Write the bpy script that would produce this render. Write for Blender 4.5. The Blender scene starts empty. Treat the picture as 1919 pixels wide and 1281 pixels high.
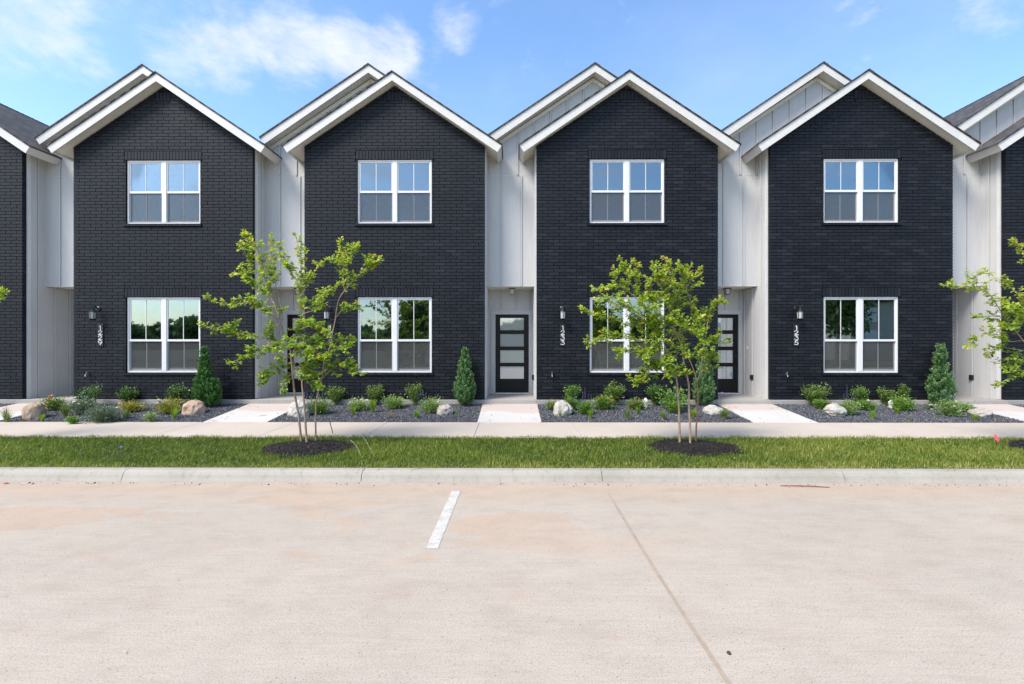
import bpy, bmesh, math, random
import numpy as np
from mathutils import Vector, Matrix, noise as mnoise
PI = math.pi
sc = bpy.context.scene
COL = sc.collection
R = math.radians
rnd = random.Random(7)

# ------------------------------------------------------------------ camera
ZC = 1.76; F = 869.0; YAW = R(0.35); HOR = 641.0
SHX = F * math.tan(YAW) / 1919.0
cam_d = bpy.data.cameras.new('camera'); cam = bpy.data.objects.new('camera', cam_d); COL.objects.link(cam)
cam.location = (0, 0, ZC); cam.rotation_euler = (PI / 2, 0, YAW)
cam_d.sensor_width = 36; cam_d.lens = F / 1919 * 36
cam_d.shift_x = SHX
cam_d.clip_start = .05; cam_d.clip_end = 2000
sc.camera = cam
sc.render.resolution_x = 1024; sc.render.resolution_y = 684
CX = 959.5 - SHX * 1919
def ray(px, py):
    dx = (px - CX) / F; dz = -(py - HOR) / F
    c, s = math.cos(YAW), math.sin(YAW)
    return Vector((dx * c - s, dx * s + c, dz))
def P(px, py, Y):
    r = ray(px, py); r *= Y / r.y
    return Vector((r.x, Y, ZC + r.z))
def on_ground(px, py, z):
    r = ray(px, py); r *= (z - ZC) / r.z
    return Vector((r.x, r.y, z))
BS = .0906
def bed_z(y): return .15 + BS * (min(max(y, 9.3), 11.0) - 9.3)
def on_bed(px, py):
    r = ray(px, py); t = (ZC - .15 + BS * 9.3) / (BS * r.y - r.z)
    y = min(r.y * t, 10.86); t = y / r.y
    return Vector((r.x * t, y, bed_z(y)))

# ------------------------------------------------------------------ tagging
def tag(o, label, cat, group=None, kind=None):
    if label: o['label'] = label
    if cat: o['category'] = cat
    if group: o['group'] = group
    if kind: o['kind'] = kind
    return o
def empty(name, loc, parent=None):
    o = bpy.data.objects.new(name, None); COL.objects.link(o); o.location = loc
    o.empty_display_size = .1
    if parent: o.parent = parent
    return o
def structure(o): o['kind'] = 'structure'; return o

# ------------------------------------------------------------------ materials
def new_mat(name):
    m = bpy.data.materials.new(name); m.use_nodes = True
    nt = m.node_tree; nt.nodes.clear()
    out = nt.nodes.new('ShaderNodeOutputMaterial')
    return m, nt, out
class N:
    def __init__(s, nt): s.nt = nt
    def __call__(s, typ, ins=None, **props):
        n = s.nt.nodes.new(typ)
        for k, v in props.items(): setattr(n, k, v)
        for k, v in (ins or {}).items():
            if isinstance(v, bpy.types.NodeSocket): s.nt.links.new(v, n.inputs[k])
            else: n.inputs[k].default_value = v
        return n
    def link(s, a, b): s.nt.links.new(a, b)
    def ramp(s, fac, stops, interp='LINEAR'):
        n = s('ShaderNodeValToRGB', {'Fac': fac}); cr = n.color_ramp; cr.interpolation = interp
        while len(cr.elements) < len(stops): cr.elements.new(.5)
        for e, (p, c) in zip(cr.elements, stops):
            e.position = p; e.color = (*c, 1) if len(c) == 3 else c
        return n.outputs['Color']
    def noise(s, vec, scale, detail=4, rough=.55, dist=0):
        return s('ShaderNodeTexNoise', {'Vector': vec, 'Scale': scale, 'Detail': detail, 'Roughness': rough, 'Distortion': dist}).outputs['Fac']
    def mapping(s, vec, scale, loc=(0, 0, 0)):
        return s('ShaderNodeMapping', {'Vector': vec, 'Scale': scale, 'Location': loc}).outputs['Vector']
    def mix(s, fac, a, b, mode='MIX'):
        n = s.nt.nodes.new('ShaderNodeMix'); n.data_type = 'RGBA'; n.blend_type = mode
        for i, v in ((0, fac), (6, a), (7, b)):
            if isinstance(v, bpy.types.NodeSocket): s.nt.links.new(v, n.inputs[i])
            else: n.inputs[i].default_value = v if i == 0 or len(v) == 4 else (*v, 1)
        return n.outputs[2]
    def math(s, op, a, b=0., clamp=False):
        n = s.nt.nodes.new('ShaderNodeMath'); n.operation = op; n.use_clamp = clamp
        for i, v in ((0, a), (1, b)):
            if isinstance(v, bpy.types.NodeSocket): s.nt.links.new(v, n.inputs[i])
            else: n.inputs[i].default_value = v
        return n.outputs[0]
    def smooth(s, v, a, b, lo=0., hi=1.):
        n = s('ShaderNodeMapRange', {'Value': v, 'From Min': a, 'From Max': b, 'To Min': lo, 'To Max': hi}, interpolation_type='SMOOTHSTEP')
        return n.outputs['Result']
def simple(name, color, rough=.6, var=.08, scale=6, bump=0, bscale=60, metal=0, spec=.5, coords='Object', stretch=(1, 1, 1)):
    m, nt, out = new_mat(name); n = N(nt)
    tc = n('ShaderNodeTexCoord').outputs[coords]
    v = n.mapping(tc, stretch)
    f = n.noise(v, scale, 5, .6)
    hi = tuple(min(1, c * (1 + var)) for c in color); lo = tuple(c * (1 - var) for c in color)
    c = n.ramp(f, [(.3, lo), (.7, hi)])
    b = n('ShaderNodeBsdfPrincipled', {'Base Color': c, 'Roughness': rough, 'Metallic': metal, 'Specular IOR Level': spec})
    if bump:
        h = n.noise(v, bscale, 3, .6)
        bp = n('ShaderNodeBump', {'Height': h, 'Strength': bump, 'Distance': .01})
        n.link(bp.outputs['Normal'], b.inputs['Normal'])
    n.link(b.outputs[0], out.inputs[0])
    return m

def mat_brick():
    m, nt, out = new_mat('painted_brick'); n = N(nt)
    isl = n('ShaderNodeNewGeometry').outputs['Random Per Island']
    tc = n('ShaderNodeTexCoord').outputs['Object']
    big = n.noise(tc, .7, 3, .6)
    fine = n.noise(n.mapping(tc, (1, 1, 3)), 60, 3, .65)
    c = n.ramp(isl, [(0, (.0046, .0050, .0065)), (.2, (.0070, .0076, .0098)), (.75, (.0092, .0100, .0130)), (1, (.0165, .0178, .0225))])
    c = n.mix(1, c, n.ramp(big, [(.3, (.85, .86, .9)), (.7, (1.15, 1.13, 1.1))]), 'MULTIPLY')
    c = n.mix(1, c, n.ramp(fine, [(.3, (.8, .8, .8)), (.7, (1.2, 1.2, 1.2))]), 'MULTIPLY')
    rough = n.math('ADD', n.math('MULTIPLY', isl, .2), .52)
    b = n('ShaderNodeBsdfPrincipled', {'Base Color': c, 'Roughness': rough, 'Specular IOR Level': .30, 'Specular Tint': (.80, .90, 1, 1)})
    bp = n('ShaderNodeBump', {'Height': fine, 'Strength': .35, 'Distance': .004})
    n.link(bp.outputs['Normal'], b.inputs['Normal'])
    n.link(b.outputs[0], out.inputs[0]); return m

def mat_siding():
    m, nt, out = new_mat('grey_siding'); n = N(nt)
    tc = n('ShaderNodeTexCoord').outputs['Object']
    grain = n.noise(n.mapping(tc, (1, 1, .025)), 75, 4, .7)
    big = n.noise(tc, 1.3, 3, .5)
    c = n.ramp(grain, [(.3, (.46, .46, .455)), (.5, (.50, .499, .492)), (.7, (.53, .528, .52))])
    c = n.mix(1, c, n.ramp(big, [(.3, (.96, .96, .965)), (.7, (1.02, 1.02, 1.01))]), 'MULTIPLY')
    b = n('ShaderNodeBsdfPrincipled', {'Base Color': c, 'Roughness': .55, 'Specular IOR Level': .35})
    bp = n('ShaderNodeBump', {'Height': grain, 'Strength': .5, 'Distance': .006})
    n.link(bp.outputs['Normal'], b.inputs['Normal'])
    n.link(b.outputs[0], out.inputs[0]); return m

def mat_shingle():
    m, nt, out = new_mat('asphalt_shingle'); n = N(nt)
    tc = n('ShaderNodeTexCoord').outputs['Object']
    # courses run along Y, stepping down the slope in X
    uv = n.mapping(n('ShaderNodeCombineXYZ', {'X': n('ShaderNodeSeparateXYZ', {'Vector': tc}).outputs['Y'], 'Y': n('ShaderNodeSeparateXYZ', {'Vector': tc}).outputs['X'], 'Z': 0.}).outputs[0], (1, 1.2, 1))
    br = n('ShaderNodeTexBrick', {'Vector': uv, 'Color1': (.075, .071, .07, 1), 'Color2': (.028, .028, .031, 1), 'Mortar': (.01, .01, .011, 1), 'Scale': 1., 'Mortar Size': .008, 'Bias': -.1, 'Brick Width': .24, 'Row Height': .14})
    g = n.noise(tc, 120, 3, .7)
    c = n.mix(1, br.outputs['Color'], n.ramp(g, [(.3, (.6, .6, .6)), (.7, (1.5, 1.48, 1.45))]), 'MULTIPLY')
    b = n('ShaderNodeBsdfPrincipled', {'Base Color': c, 'Roughness': .9})
    bp = n('ShaderNodeBump', {'Height': br.outputs['Fac'], 'Strength': .6, 'Distance': .01}, invert=True)
    n.link(bp.outputs['Normal'], b.inputs['Normal'])
    n.link(b.outputs[0], out.inputs[0]); return m

def mat_road():
    m, nt, out = new_mat('road_concrete'); n = N(nt)
    geo = n('ShaderNodeNewGeometry').outputs['Position']
    sep = n('ShaderNodeSeparateXYZ', {'Vector': geo}); X, Y = sep.outputs['X'], sep.outputs['Y']
    big = n.noise(geo, .35, 4, .6)
    streak = n.noise(n.mapping(geo, (.5, 7, 1)), 5, 6, .75)
    fine = n.noise(geo, 110, 4, .7)
    c = n.ramp(big, [(.3, (.385, .338, .278)), (.55, (.420, .366, .300)), (.75, (.412, .350, .276))])
    c = n.mix(1, c, n.ramp(streak, [(.25, (.90, .89, .88)), (.55, (1, 1, 1)), (.8, (1.07, 1.07, 1.07))]), 'MULTIPLY')
    c = n.mix(1, c, n.ramp(fine, [(.25, (.60, .57, .54)), (.5, (1, 1, 1)), (.75, (1.2, 1.2, 1.18))]), 'MULTIPLY')
    # clay silt washed along the gutter and dried in puddle outlines
    st = n.noise(n.mapping(geo, (.55, 1.4, 1), (3.1, 1.7, 0)), 1.0, 5, .5, .6)
    patch = n.smooth(st, .545, .575)
    rng = n.math('MULTIPLY', n.smooth(Y, 2.9, 4.3), patch)
    rng = n.math('MULTIPLY', rng, n.smooth(X, 2.2, -.6, .1, .95))
    gut = n.math('MULTIPLY', .8, n.smooth(n.math('ADD', Y, n.math('MULTIPLY', n.noise(n.mapping(geo, (1, .2, 1)), 1.3, 4, .6), .9)), 5.35, 6.0, 0, 1.))
    silt = n.math('MAXIMUM', rng, gut)
    c = n.mix(n.math('MULTIPLY', silt, n.ramp(streak, [(.2, (.6, .6, .6)), (.7, (1, 1, 1))])), c, n.mix(.30, (.42, .305, .215), c))
    # second set of weaker pinkish spots nearer
    st2 = n.smooth(n.noise(n.mapping(geo, (1, 2, 1), (9, 4, 0)), 1.6, 6, .65, .5), .58, .70, 0, .35)
    c = n.mix(st2, c, (.40, .30, .225))
    mot = n.noise(n.mapping(geo, (1, 1.6, 1), (4, 9, 0)), 2.4, 6, .68)
    c = n.mix(1, c, n.ramp(mot, [(.3, (.91, .90, .885)), (.5, (1, 1, 1)), (.7, (1.05, 1.05, 1.04))]), 'MULTIPLY')
    # exposed aggregate specks and pits
    dg = n('ShaderNodeVectorMath', {0: geo, 1: n('ShaderNodeVectorMath', {0: n('ShaderNodeTexNoise', {'Vector': geo, 'Scale': 70.}).outputs['Color'], 1: (.02, .02, .02)}, operation='MULTIPLY').outputs[0]}, operation='ADD').outputs[0]
    vo = n('ShaderNodeTexVoronoi', {'Vector': dg, 'Scale': 62, 'Randomness': 1}, feature='F1')
    keep = n.math('LESS_THAN', n('ShaderNodeSeparateColor', {'Color': vo.outputs['Color']}).outputs[0], .36)
    speck = n.math('MULTIPLY', n.smooth(vo.outputs['Distance'], .27, .13), keep)
    sc2 = n.ramp(n('ShaderNodeSeparateColor', {'Color': vo.outputs['Color']}).outputs[1], [(0, (.08, .07, .065)), (.4, (.26, .17, .12)), (.7, (.32, .24, .19)), (1, (.5, .48, .45))])
    c = n.mix(n.math('MULTIPLY', speck, .85), c, sc2)
    vo2 = n('ShaderNodeTexVoronoi', {'Vector': geo, 'Scale': 130, 'Randomness': 1}, feature='F1')
    k2 = n.math('LESS_THAN', n('ShaderNodeSeparateColor', {'Color': vo2.outputs['Color']}).outputs[0], .25)
    c = n.mix(n.math('MULTIPLY', n.math('MULTIPLY', n.smooth(vo2.outputs['Distance'], .35, .2), k2), .6), c, (.22, .17, .14))
    b = n('ShaderNodeBsdfPrincipled', {'Base Color': c, 'Roughness': .85, 'Specular IOR Level': .3})
    h = n.math('ADD', n.math('MULTIPLY', streak, .5), n.math('SUBTRACT', n.math('MULTIPLY', fine, .5), speck))
    bp = n('ShaderNodeBump', {'Height': h, 'Strength': .5, 'Distance': .004})
    n.link(bp.outputs['Normal'], b.inputs['Normal'])
    n.link(b.outputs[0], out.inputs[0]); return m

def mat_concrete(name, a, b_, bump=.3, stain=None):
    m, nt, out = new_mat(name); n = N(nt)
    geo = n('ShaderNodeNewGeometry').outputs['Position']
    big = n.noise(geo, 1.1, 5, .6); fine = n.noise(geo, 90, 4, .7)
    vert = n.noise(n.mapping(geo, (6, 6, .6)), 3, 4, .7)
    c = n.ramp(big, [(.3, a), (.7, b_)])
    if stain: c = n.mix(n.smooth(vert, .5, .75, 0, .6), c, stain)
    c = n.mix(1, c, n.ramp(fine, [(.25, (.86, .86, .85)), (.75, (1.1, 1.1, 1.1))]), 'MULTIPLY')
    b = n('ShaderNodeBsdfPrincipled', {'Base Color': c, 'Roughness': .85, 'Specular IOR Level': .3})
    bp = n('ShaderNodeBump', {'Height': fine, 'Strength': bump, 'Distance': .003})
    n.link(bp.outputs['Normal'], b.inputs['Normal'])
    n.link(b.outputs[0], out.inputs[0]); return m

def mat_walk():
    m, nt, out = new_mat('walkway_concrete'); n = N(nt)
    geo = n('ShaderNodeNewGeometry').outputs['Position']
    Y = n('ShaderNodeSeparateXYZ', {'Vector': geo}).outputs['Y']
    big = n.noise(geo, 1.3, 5, .6); fine = n.noise(geo, 90, 4, .7)
    c = n.ramp(big, [(.3, (.49, .47, .44)), (.7, (.54, .53, .50))])
    clay = n.smooth(n.math('ADD', Y, n.math('MULTIPLY', n.noise(n.mapping(geo, (1, .6, 1), (2, 0, 0)), .9, 3, .5), .9)), 10.55, 10.75, 0, .55)
    c = n.mix(clay, c, (.46, .35, .29))
    c = n.mix(n.smooth(n.noise(n.mapping(geo, (1, 2.5, 1), (5, 0, 0)), 2.2, 4, .5), .66, .72, 0, .7), c, (.30, .21, .165))
    c = n.mix(1, c, n.ramp(fine, [(.25, (.88, .88, .87)), (.75, (1.08, 1.08, 1.08))]), 'MULTIPLY')
    b = n('ShaderNodeBsdfPrincipled', {'Base Color': c, 'Roughness': .8, 'Specular IOR Level': .3})
    n.link(b.outputs[0], out.inputs[0]); return m

def mat_glass(name, base=.25):
    m, nt, out = new_mat(name); n = N(nt)
    tc = n('ShaderNodeTexCoord').outputs['Object']
    wav = n.noise(tc, 1.6, 1, .4)
    bp = n('ShaderNodeBump', {'Height': wav, 'Strength': .06, 'Distance': .02})
    fr = n('ShaderNodeFresnel', {'IOR': 1.5})
    fac = n.math('ADD', n.math('MULTIPLY', fr.outputs[0], 1.3), base, True)
    tr = n('ShaderNodeBsdfTransparent', {'Color': (.72, .76, .74, 1)})
    gl = n('ShaderNodeBsdfGlossy', {'Color': (.66, .80, .88, 1), 'Roughness': .015, 'Normal': bp.outputs['Normal']})
    mx = n('ShaderNodeMixShader', {0: fac, 1: tr.outputs[0], 2: gl.outputs[0]})
    n.link(mx.outputs[0], out.inputs[0]); return m

def mat_screen():
    m, nt, out = new_mat('insect_screen'); n = N(nt)
    tr = n('ShaderNodeBsdfTransparent', {'Color': (1, 1, 1, 1)})
    di = n('ShaderNodeBsdfDiffuse', {'Color': (.10, .10, .098, 1)})
    mx = n('ShaderNodeMixShader', {0: .5, 1: tr.outputs[0], 2: di.outputs[0]})
    n.link(mx.outputs[0], out.inputs[0]); return m

def mat_leaf(name, stops, transl=.35, rough=.45, tipstops=None):
    """colour from the per-leaf 'tint' attribute (0..1)"""
    m, nt, out = new_mat(name); n = N(nt)
    at = n('ShaderNodeAttribute', attribute_name='tint').outputs['Fac']
    c = n.ramp(at, stops)
    b = n('ShaderNodeBsdfPrincipled', {'Base Color': c, 'Roughness': rough, 'Specular IOR Level': .4})
    t = n('ShaderNodeBsdfTranslucent', {'Color': n.mix(1, c, (1.5, 1.5, .8), 'MULTIPLY')})
    mx = n('ShaderNodeMixShader', {0: transl, 1: b.outputs[0], 2: t.outputs[0]})
    n.link(mx.outputs[0], out.inputs[0]); return m

def mat_lite():
    m, nt, out = new_mat('door_glass'); n = N(nt)
    di = n('ShaderNodeBsdfDiffuse', {'Color': (.46, .49, .49, 1)}); gl = n('ShaderNodeBsdfGlossy', {'Color': (.9, .93, .95, 1), 'Roughness': .03})
    mx = n('ShaderNodeMixShader', {0: .30, 1: di.outputs[0], 2: gl.outputs[0]}); n.link(mx.outputs[0], out.inputs[0]); return m
M = {}
M['brick'] = mat_brick()
M['mortar'] = simple('painted_mortar', (.0035, .0037, .0046), .95, .2, 20, spec=.1)
M['siding'] = mat_siding()
M['batten_shade'] = simple('batten_shade_grey', (.10, .10, .10), .9, .1, 10)  # dark grey for the shade lines painted beside the siding battens
M['trim'] = simple('white_trim', (.58, .575, .56), .5, .05, 3, .1, 40)
M['fascia'] = simple('fascia_board', (.60, .585, .55), .5, .06, 4, .12, 40)
M['soffit'] = simple('soffit_board', (.74, .70, .62), .6, .05, 3)
M['shingle'] = mat_shingle()
M['vinyl'] = simple('white_vinyl', (.66, .66, .66), .35, .02, 3)
M['glass'] = mat_glass('window_glass', .21)
M['lite'] = mat_lite()
M['frost'] = simple('blind_behind_glass', (.36, .38, .385), .6, .15, 3)
M['screen'] = mat_screen()
M['black'] = simple('black_door_paint', (.0035, .0035, .004), .45, .1, 8, spec=.3)
M['blackmetal'] = simple('black_metal', (.014, .014, .015), .3, .1, 30, metal=.3)
M['steel'] = simple('brushed_steel', (.5, .5, .5), .3, .1, 30, metal=.9)
M['room'] = simple('room_paint', (.30, .29, .27), .8, .05, 2)
M['roomfloor'] = simple('room_floor', (.16, .12, .09), .5, .2, 6)
M['lampglass'] = simple('lantern_glass', (.40, .42, .42), .15, .1, 20, spec=.8)
M['plaque'] = simple('plaque_black', (.008, .008, .008), .4, .1, 30)
M['digit'] = simple('digit_white', (.85, .85, .84), .4, .02, 30)
M['slab'] = mat_concrete('porch_concrete', (.30, .285, .265), (.37, .35, .325))
M['walk'] = mat_walk()
M['sidewalk'] = mat_concrete('sidewalk_concrete', (.455, .395, .33), (.51, .45, .385), .2)
M['kerb'] = mat_concrete('kerb_concrete', (.30, .28, .235), (.385, .36, .31), .3, (.22, .215, .17))
M['road'] = mat_road()
M['paint'] = None
M['ground'] = simple('lot_ground', (.10, .12, .05), .95, .4, .8)
M['soil'] = simple('lawn_soil', (.035, .042, .014), .95, .4, 14)

# ------------------------------------------------------------------ mesh builders
class MB:
    def __init__(s): s.v = []; s.f = []; s.m = []
    def add(s, vs, fs, mi=0):
        o = len(s.v); s.v += [tuple(v) for v in vs]
        for f in fs: s.f.append([o + i for i in f]); s.m.append(mi)
    def box(s, x0, x1, y0, y1, z0, z1, mi=0):
        s.add([(x0, y0, z0), (x1, y0, z0), (x1, y1, z0), (x0, y1, z0), (x0, y0, z1), (x1, y0, z1), (x1, y1, z1), (x0, y1, z1)],
              [(0, 3, 2, 1), (4, 5, 6, 7), (0, 1, 5, 4), (1, 2, 6, 5), (2, 3, 7, 6), (3, 0, 4, 7)], mi)
    def prism(s, poly, fa, fb, mi=0):
        """poly: 2d points; fa/fb map a point to 3d on each end"""
        n = len(poly); vs = [fa(*p) for p in poly] + [fb(*p) for p in poly]
        fs = [tuple(range(n))[::-1], tuple(range(n, 2 * n))] + [(i, (i + 1) % n, n + (i + 1) % n, n + i) for i in range(n)]
        s.add(vs, fs, mi)
    def xz(s, poly, y0, y1, mi=0):
        s.prism(poly, lambda x, z: (x, y1, z), lambda x, z: (x, y0, z), mi)
    def tube(s, pts, rad, n=8, caps=True, mi=0):
        pts = [Vector(p) for p in pts]; k = len(pts)
        if not hasattr(rad, '__len__'): rad = [rad] * k
        vs = []; fs = []; up = None
        for i in range(k):
            d = (pts[min(i + 1, k - 1)] - pts[max(i - 1, 0)]).normalized()
            if up is None: up = d.orthogonal().normalized()
            up = (up - d * up.dot(d))
            up = up.normalized() if up.length > 1e-6 else d.orthogonal().normalized()
            w = d.cross(up)
            for j in range(n):
                a = 2 * PI * j / n; vs.append(pts[i] + (up * math.cos(a) + w * math.sin(a)) * rad[i])
        for i in range(k - 1):
            for j in range(n):
                a = i * n + j; b = i * n + (j + 1) % n; fs.append((a, b, b + n, a + n))
        if caps: fs.append(tuple(range(n))[::-1]); fs.append(tuple(range((k - 1) * n, k * n)))
        s.add(vs, fs, mi)
    def lathe(s, c, prof, n=12, axis='z', mi=0, rot=0):
        pts = []
        for (r, h) in prof:
            for j in range(n):
                a = 2 * PI * j / n + rot
                if axis == 'z': pts.append((c[0] + r * math.cos(a), c[1] + r * math.sin(a), c[2] + h))
                else: pts.append((c[0] + r * math.cos(a), c[1] + h, c[2] + r * math.sin(a)))
        fs = []
        for i in range(len(prof) - 1):
            for j in range(n):
                a = i * n + j; b = i * n + (j + 1) % n; fs.append((a, b, b + n, a + n))
        fs.append(tuple(range(n))[::-1]); fs.append(tuple(range((len(prof) - 1) * n, len(prof) * n)))
        s.add(pts, fs, mi)
    def build(s, name, mats, parent=None, smooth=False, bevel=0, loc=None):
        me = bpy.data.meshes.new(name); me.from_pydata(s.v, [], s.f)
        if not isinstance(mats, (list, tuple)): mats = [mats]
        for m in mats: me.materials.append(m)
        if len(mats) > 1: me.polygons.foreach_set('material_index', s.m)
        bm = bmesh.new(); bm.from_mesh(me); bmesh.ops.recalc_face_normals(bm, faces=bm.faces)
        if bevel: bmesh.ops.bevel(bm, geom=bm.edges[:], offset=bevel, segments=1, affect='EDGES', clamp_overlap=True)
        bm.to_mesh(me); bm.free()
        if smooth: me.polygons.foreach_set('use_smooth', [True] * len(me.polygons))
        o = bpy.data.objects.new(name, me); COL.objects.link(o)
        if parent: o.parent = parent
        if loc: o.location = loc
        return o

def fast_obj(name, V, loops, sizes, mats, parent=None, tint=None, matidx=None, smooth=False):
    me = bpy.data.meshes.new(name)
    V = np.asarray(V, dtype=np.float32); loops = np.asarray(loops, dtype=np.int32).ravel(); sizes = np.asarray(sizes, dtype=np.int32)
    me.vertices.add(len(V)); me.vertices.foreach_set('co', V.ravel())
    me.loops.add(len(loops)); me.loops.foreach_set('vertex_index', loops)
    me.polygons.add(len(sizes)); st = np.concatenate([[0], np.cumsum(sizes)[:-1]]).astype(np.int32)
    me.polygons.foreach_set('loop_start', st)
    if not isinstance(mats, (list, tuple)): mats = [mats]
    for m in mats: me.materials.append(m)
    if matidx is not None: me.polygons.foreach_set('material_index', np.asarray(matidx, dtype=np.int32))
    me.update(calc_edges=True); me.validate()
    if tint is not None:
        a = me.attributes.new('tint', 'FLOAT', 'POINT'); a.data.foreach_set('value', np.asarray(tint, dtype=np.float32))
    if smooth: me.polygons.foreach_set('use_smooth', np.ones(len(me.polygons), dtype=bool))
    o = bpy.data.objects.new(name, me); COL.objects.link(o)
    if parent: o.parent = parent
    return o

# ================================================================== SETTING
def sheet(name, x0, x1, y0, y1, z, mat, sub=1):
    b = MB(); b.add([(x0, y0, z), (x1, y0, z), (x1, y1, z), (x0, y1, z)], [(0, 1, 2, 3)])
    return structure(b.build(name, mat))
sheet('ground', -500, 500, -500, 500, -.04, M['ground'])
sheet('road', -60, 60, -7, 5.86, 0, M['road'])
# joint filler down the road slab
def mat_joint():
    m, nt, out = new_mat('joint_filler'); n = N(nt)
    geo = n('ShaderNodeNewGeometry').outputs['Position']
    f = n.noise(geo, 14, 4, .7)
    c = n.ramp(f, [(.3, (.29, .225, .165)), (.7, (.37, .30, .225))])
    b = n('ShaderNodeBsdfPrincipled', {'Base Color': c, 'Roughness': .9}); n.link(b.outputs[0], out.inputs[0]); return m
JN = mat_joint()
b = MB(); pts = []
yy = -7.0
rr = random.Random(3)
ys = [-7 + i * .1 for i in range(125)]
L = []; Rr = []
for y in ys:
    w = .008 if y > 5.0 else .014
    L.append((1.115 - w + rr.uniform(-.002, .002) + .01 * math.sin(y * 1.3), y, .003)); Rr.append((1.115 + w + rr.uniform(-.002, .002) + .01 * math.sin(y * 1.3), y, .003))
n_ = len(ys); b.add(L + Rr, [(i, n_ + i, n_ + i + 1, i + 1) for i in range(n_ - 1)])
structure(b.build('road_joint', JN))
# white parking stripe, worn edges
def mat_stripe():
    m, nt, out = new_mat('road_paint'); n = N(nt)
    geo = n('ShaderNodeNewGeometry').outputs['Position']
    f = n.noise(geo, 60, 4, .75); f2 = n.noise(geo, 9, 3, .6)
    c = n.ramp(f, [(.2, (.42, .39, .34)), (.55, (.54, .52, .465))])
    b = n('ShaderNodeBsdfPrincipled', {'Base Color': c, 'Roughness': .7})
    t = n('ShaderNodeBsdfTransparent')
    hole = n.math('ADD', n.math('MULTIPLY', n.smooth(f, .46, .32), .5), n.math('MULTIPLY', n.smooth(f2, .55, .3), .15), True)
    mx = n('ShaderNodeMixShader', {0: hole, 1: b.outputs[0], 2: t.outputs[0]}); n.link(mx.outputs[0], out.inputs[0]); return m
SM = mat_stripe()
b = MB(); rr = random.Random(5)
y0_, y1_ = 3.93, 5.47; ns = 60; L = []; Rr = []
p0 = on_ground(809, 1029, 0); p1 = on_ground(854.5, 921, 0)
for i in range(ns + 1):
    t = i / ns; p = p0.lerp(p1, t); L.append((p.x - .052 + rr.uniform(-.003, .003), p.y, .004)); Rr.append((p.x + .052 + rr.uniform(-.003, .003), p.y, .004))
b.add(L + Rr, [(i, ns + 1 + i, ns + 2 + i, i + 1) for i in range(ns)])
structure(b.build('road_marking', SM))
# kerb
prof = [(6.04, -.03), (6.04, .118), (6.02, .121), (5.95, .12), (5.925, .115), (5.90, .10), (5.88, .07), (5.865, .03), (5.85, .002), (5.80, .0015), (5.80, -.03)]
b = MB(); xs = [-60] + [-29.2 + 3.05 * i for i in range(21)] + [60]
xs = sorted(xs + []); xs = [x + (1.14 - (-29.2 + 3.05 * 10)) if -60 < x < 60 else x for x in xs]
for a, c in zip(xs[:-1], xs[1:]):
    b.prism(prof, lambda y, z, a=a: (a + .004, y, z), lambda y, z, c=c: (c - .004, y, z))
kerb = structure(b.build('kerb', M['kerb']))
# lawn soil sheet
b = MB(); b.add([(-60, 6.035, .098), (60, 6.035, .098), (60, 7.84, .128), (-60, 7.84, .128)], [(0, 1, 2, 3)])
structure(b.build('verge_ground', M['soil']))
# sidewalk slabs
b = MB(); x = 1.2 - 1.85 * 30
while x < 58:
    b.box(x + .003, x + 1.847, 7.83, 9.297, .0, .15); x += 1.85
structure(b.build('sidewalk', M['sidewalk'], bevel=.004))

# ------------------------------------------------------------------ houses
PXC = {1: 304, 2: 740.5, 3: 1175.5, 4: 1614.5}
xs_ = {k: P(v, 500, 11.0).x for k, v in PXC.items()}
PER = (xs_[4] + xs_[3] - xs_[1] - xs_[2]) / 4
C0 = sum(xs_.values()) / 4 - 2.5 * PER
HX = [C0 + k * PER for k in range(6)]
print('PERIOD', PER, HX)
HW = 2.145; BZ = .406; SL = .667
ZPK = 8.035; XM = -.71; ZMK = ZPK + .71 * SL
WL = (-.885, .885, 1.03, 2.83); WU = (-.885, .885, 4.575, 6.10)

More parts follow.
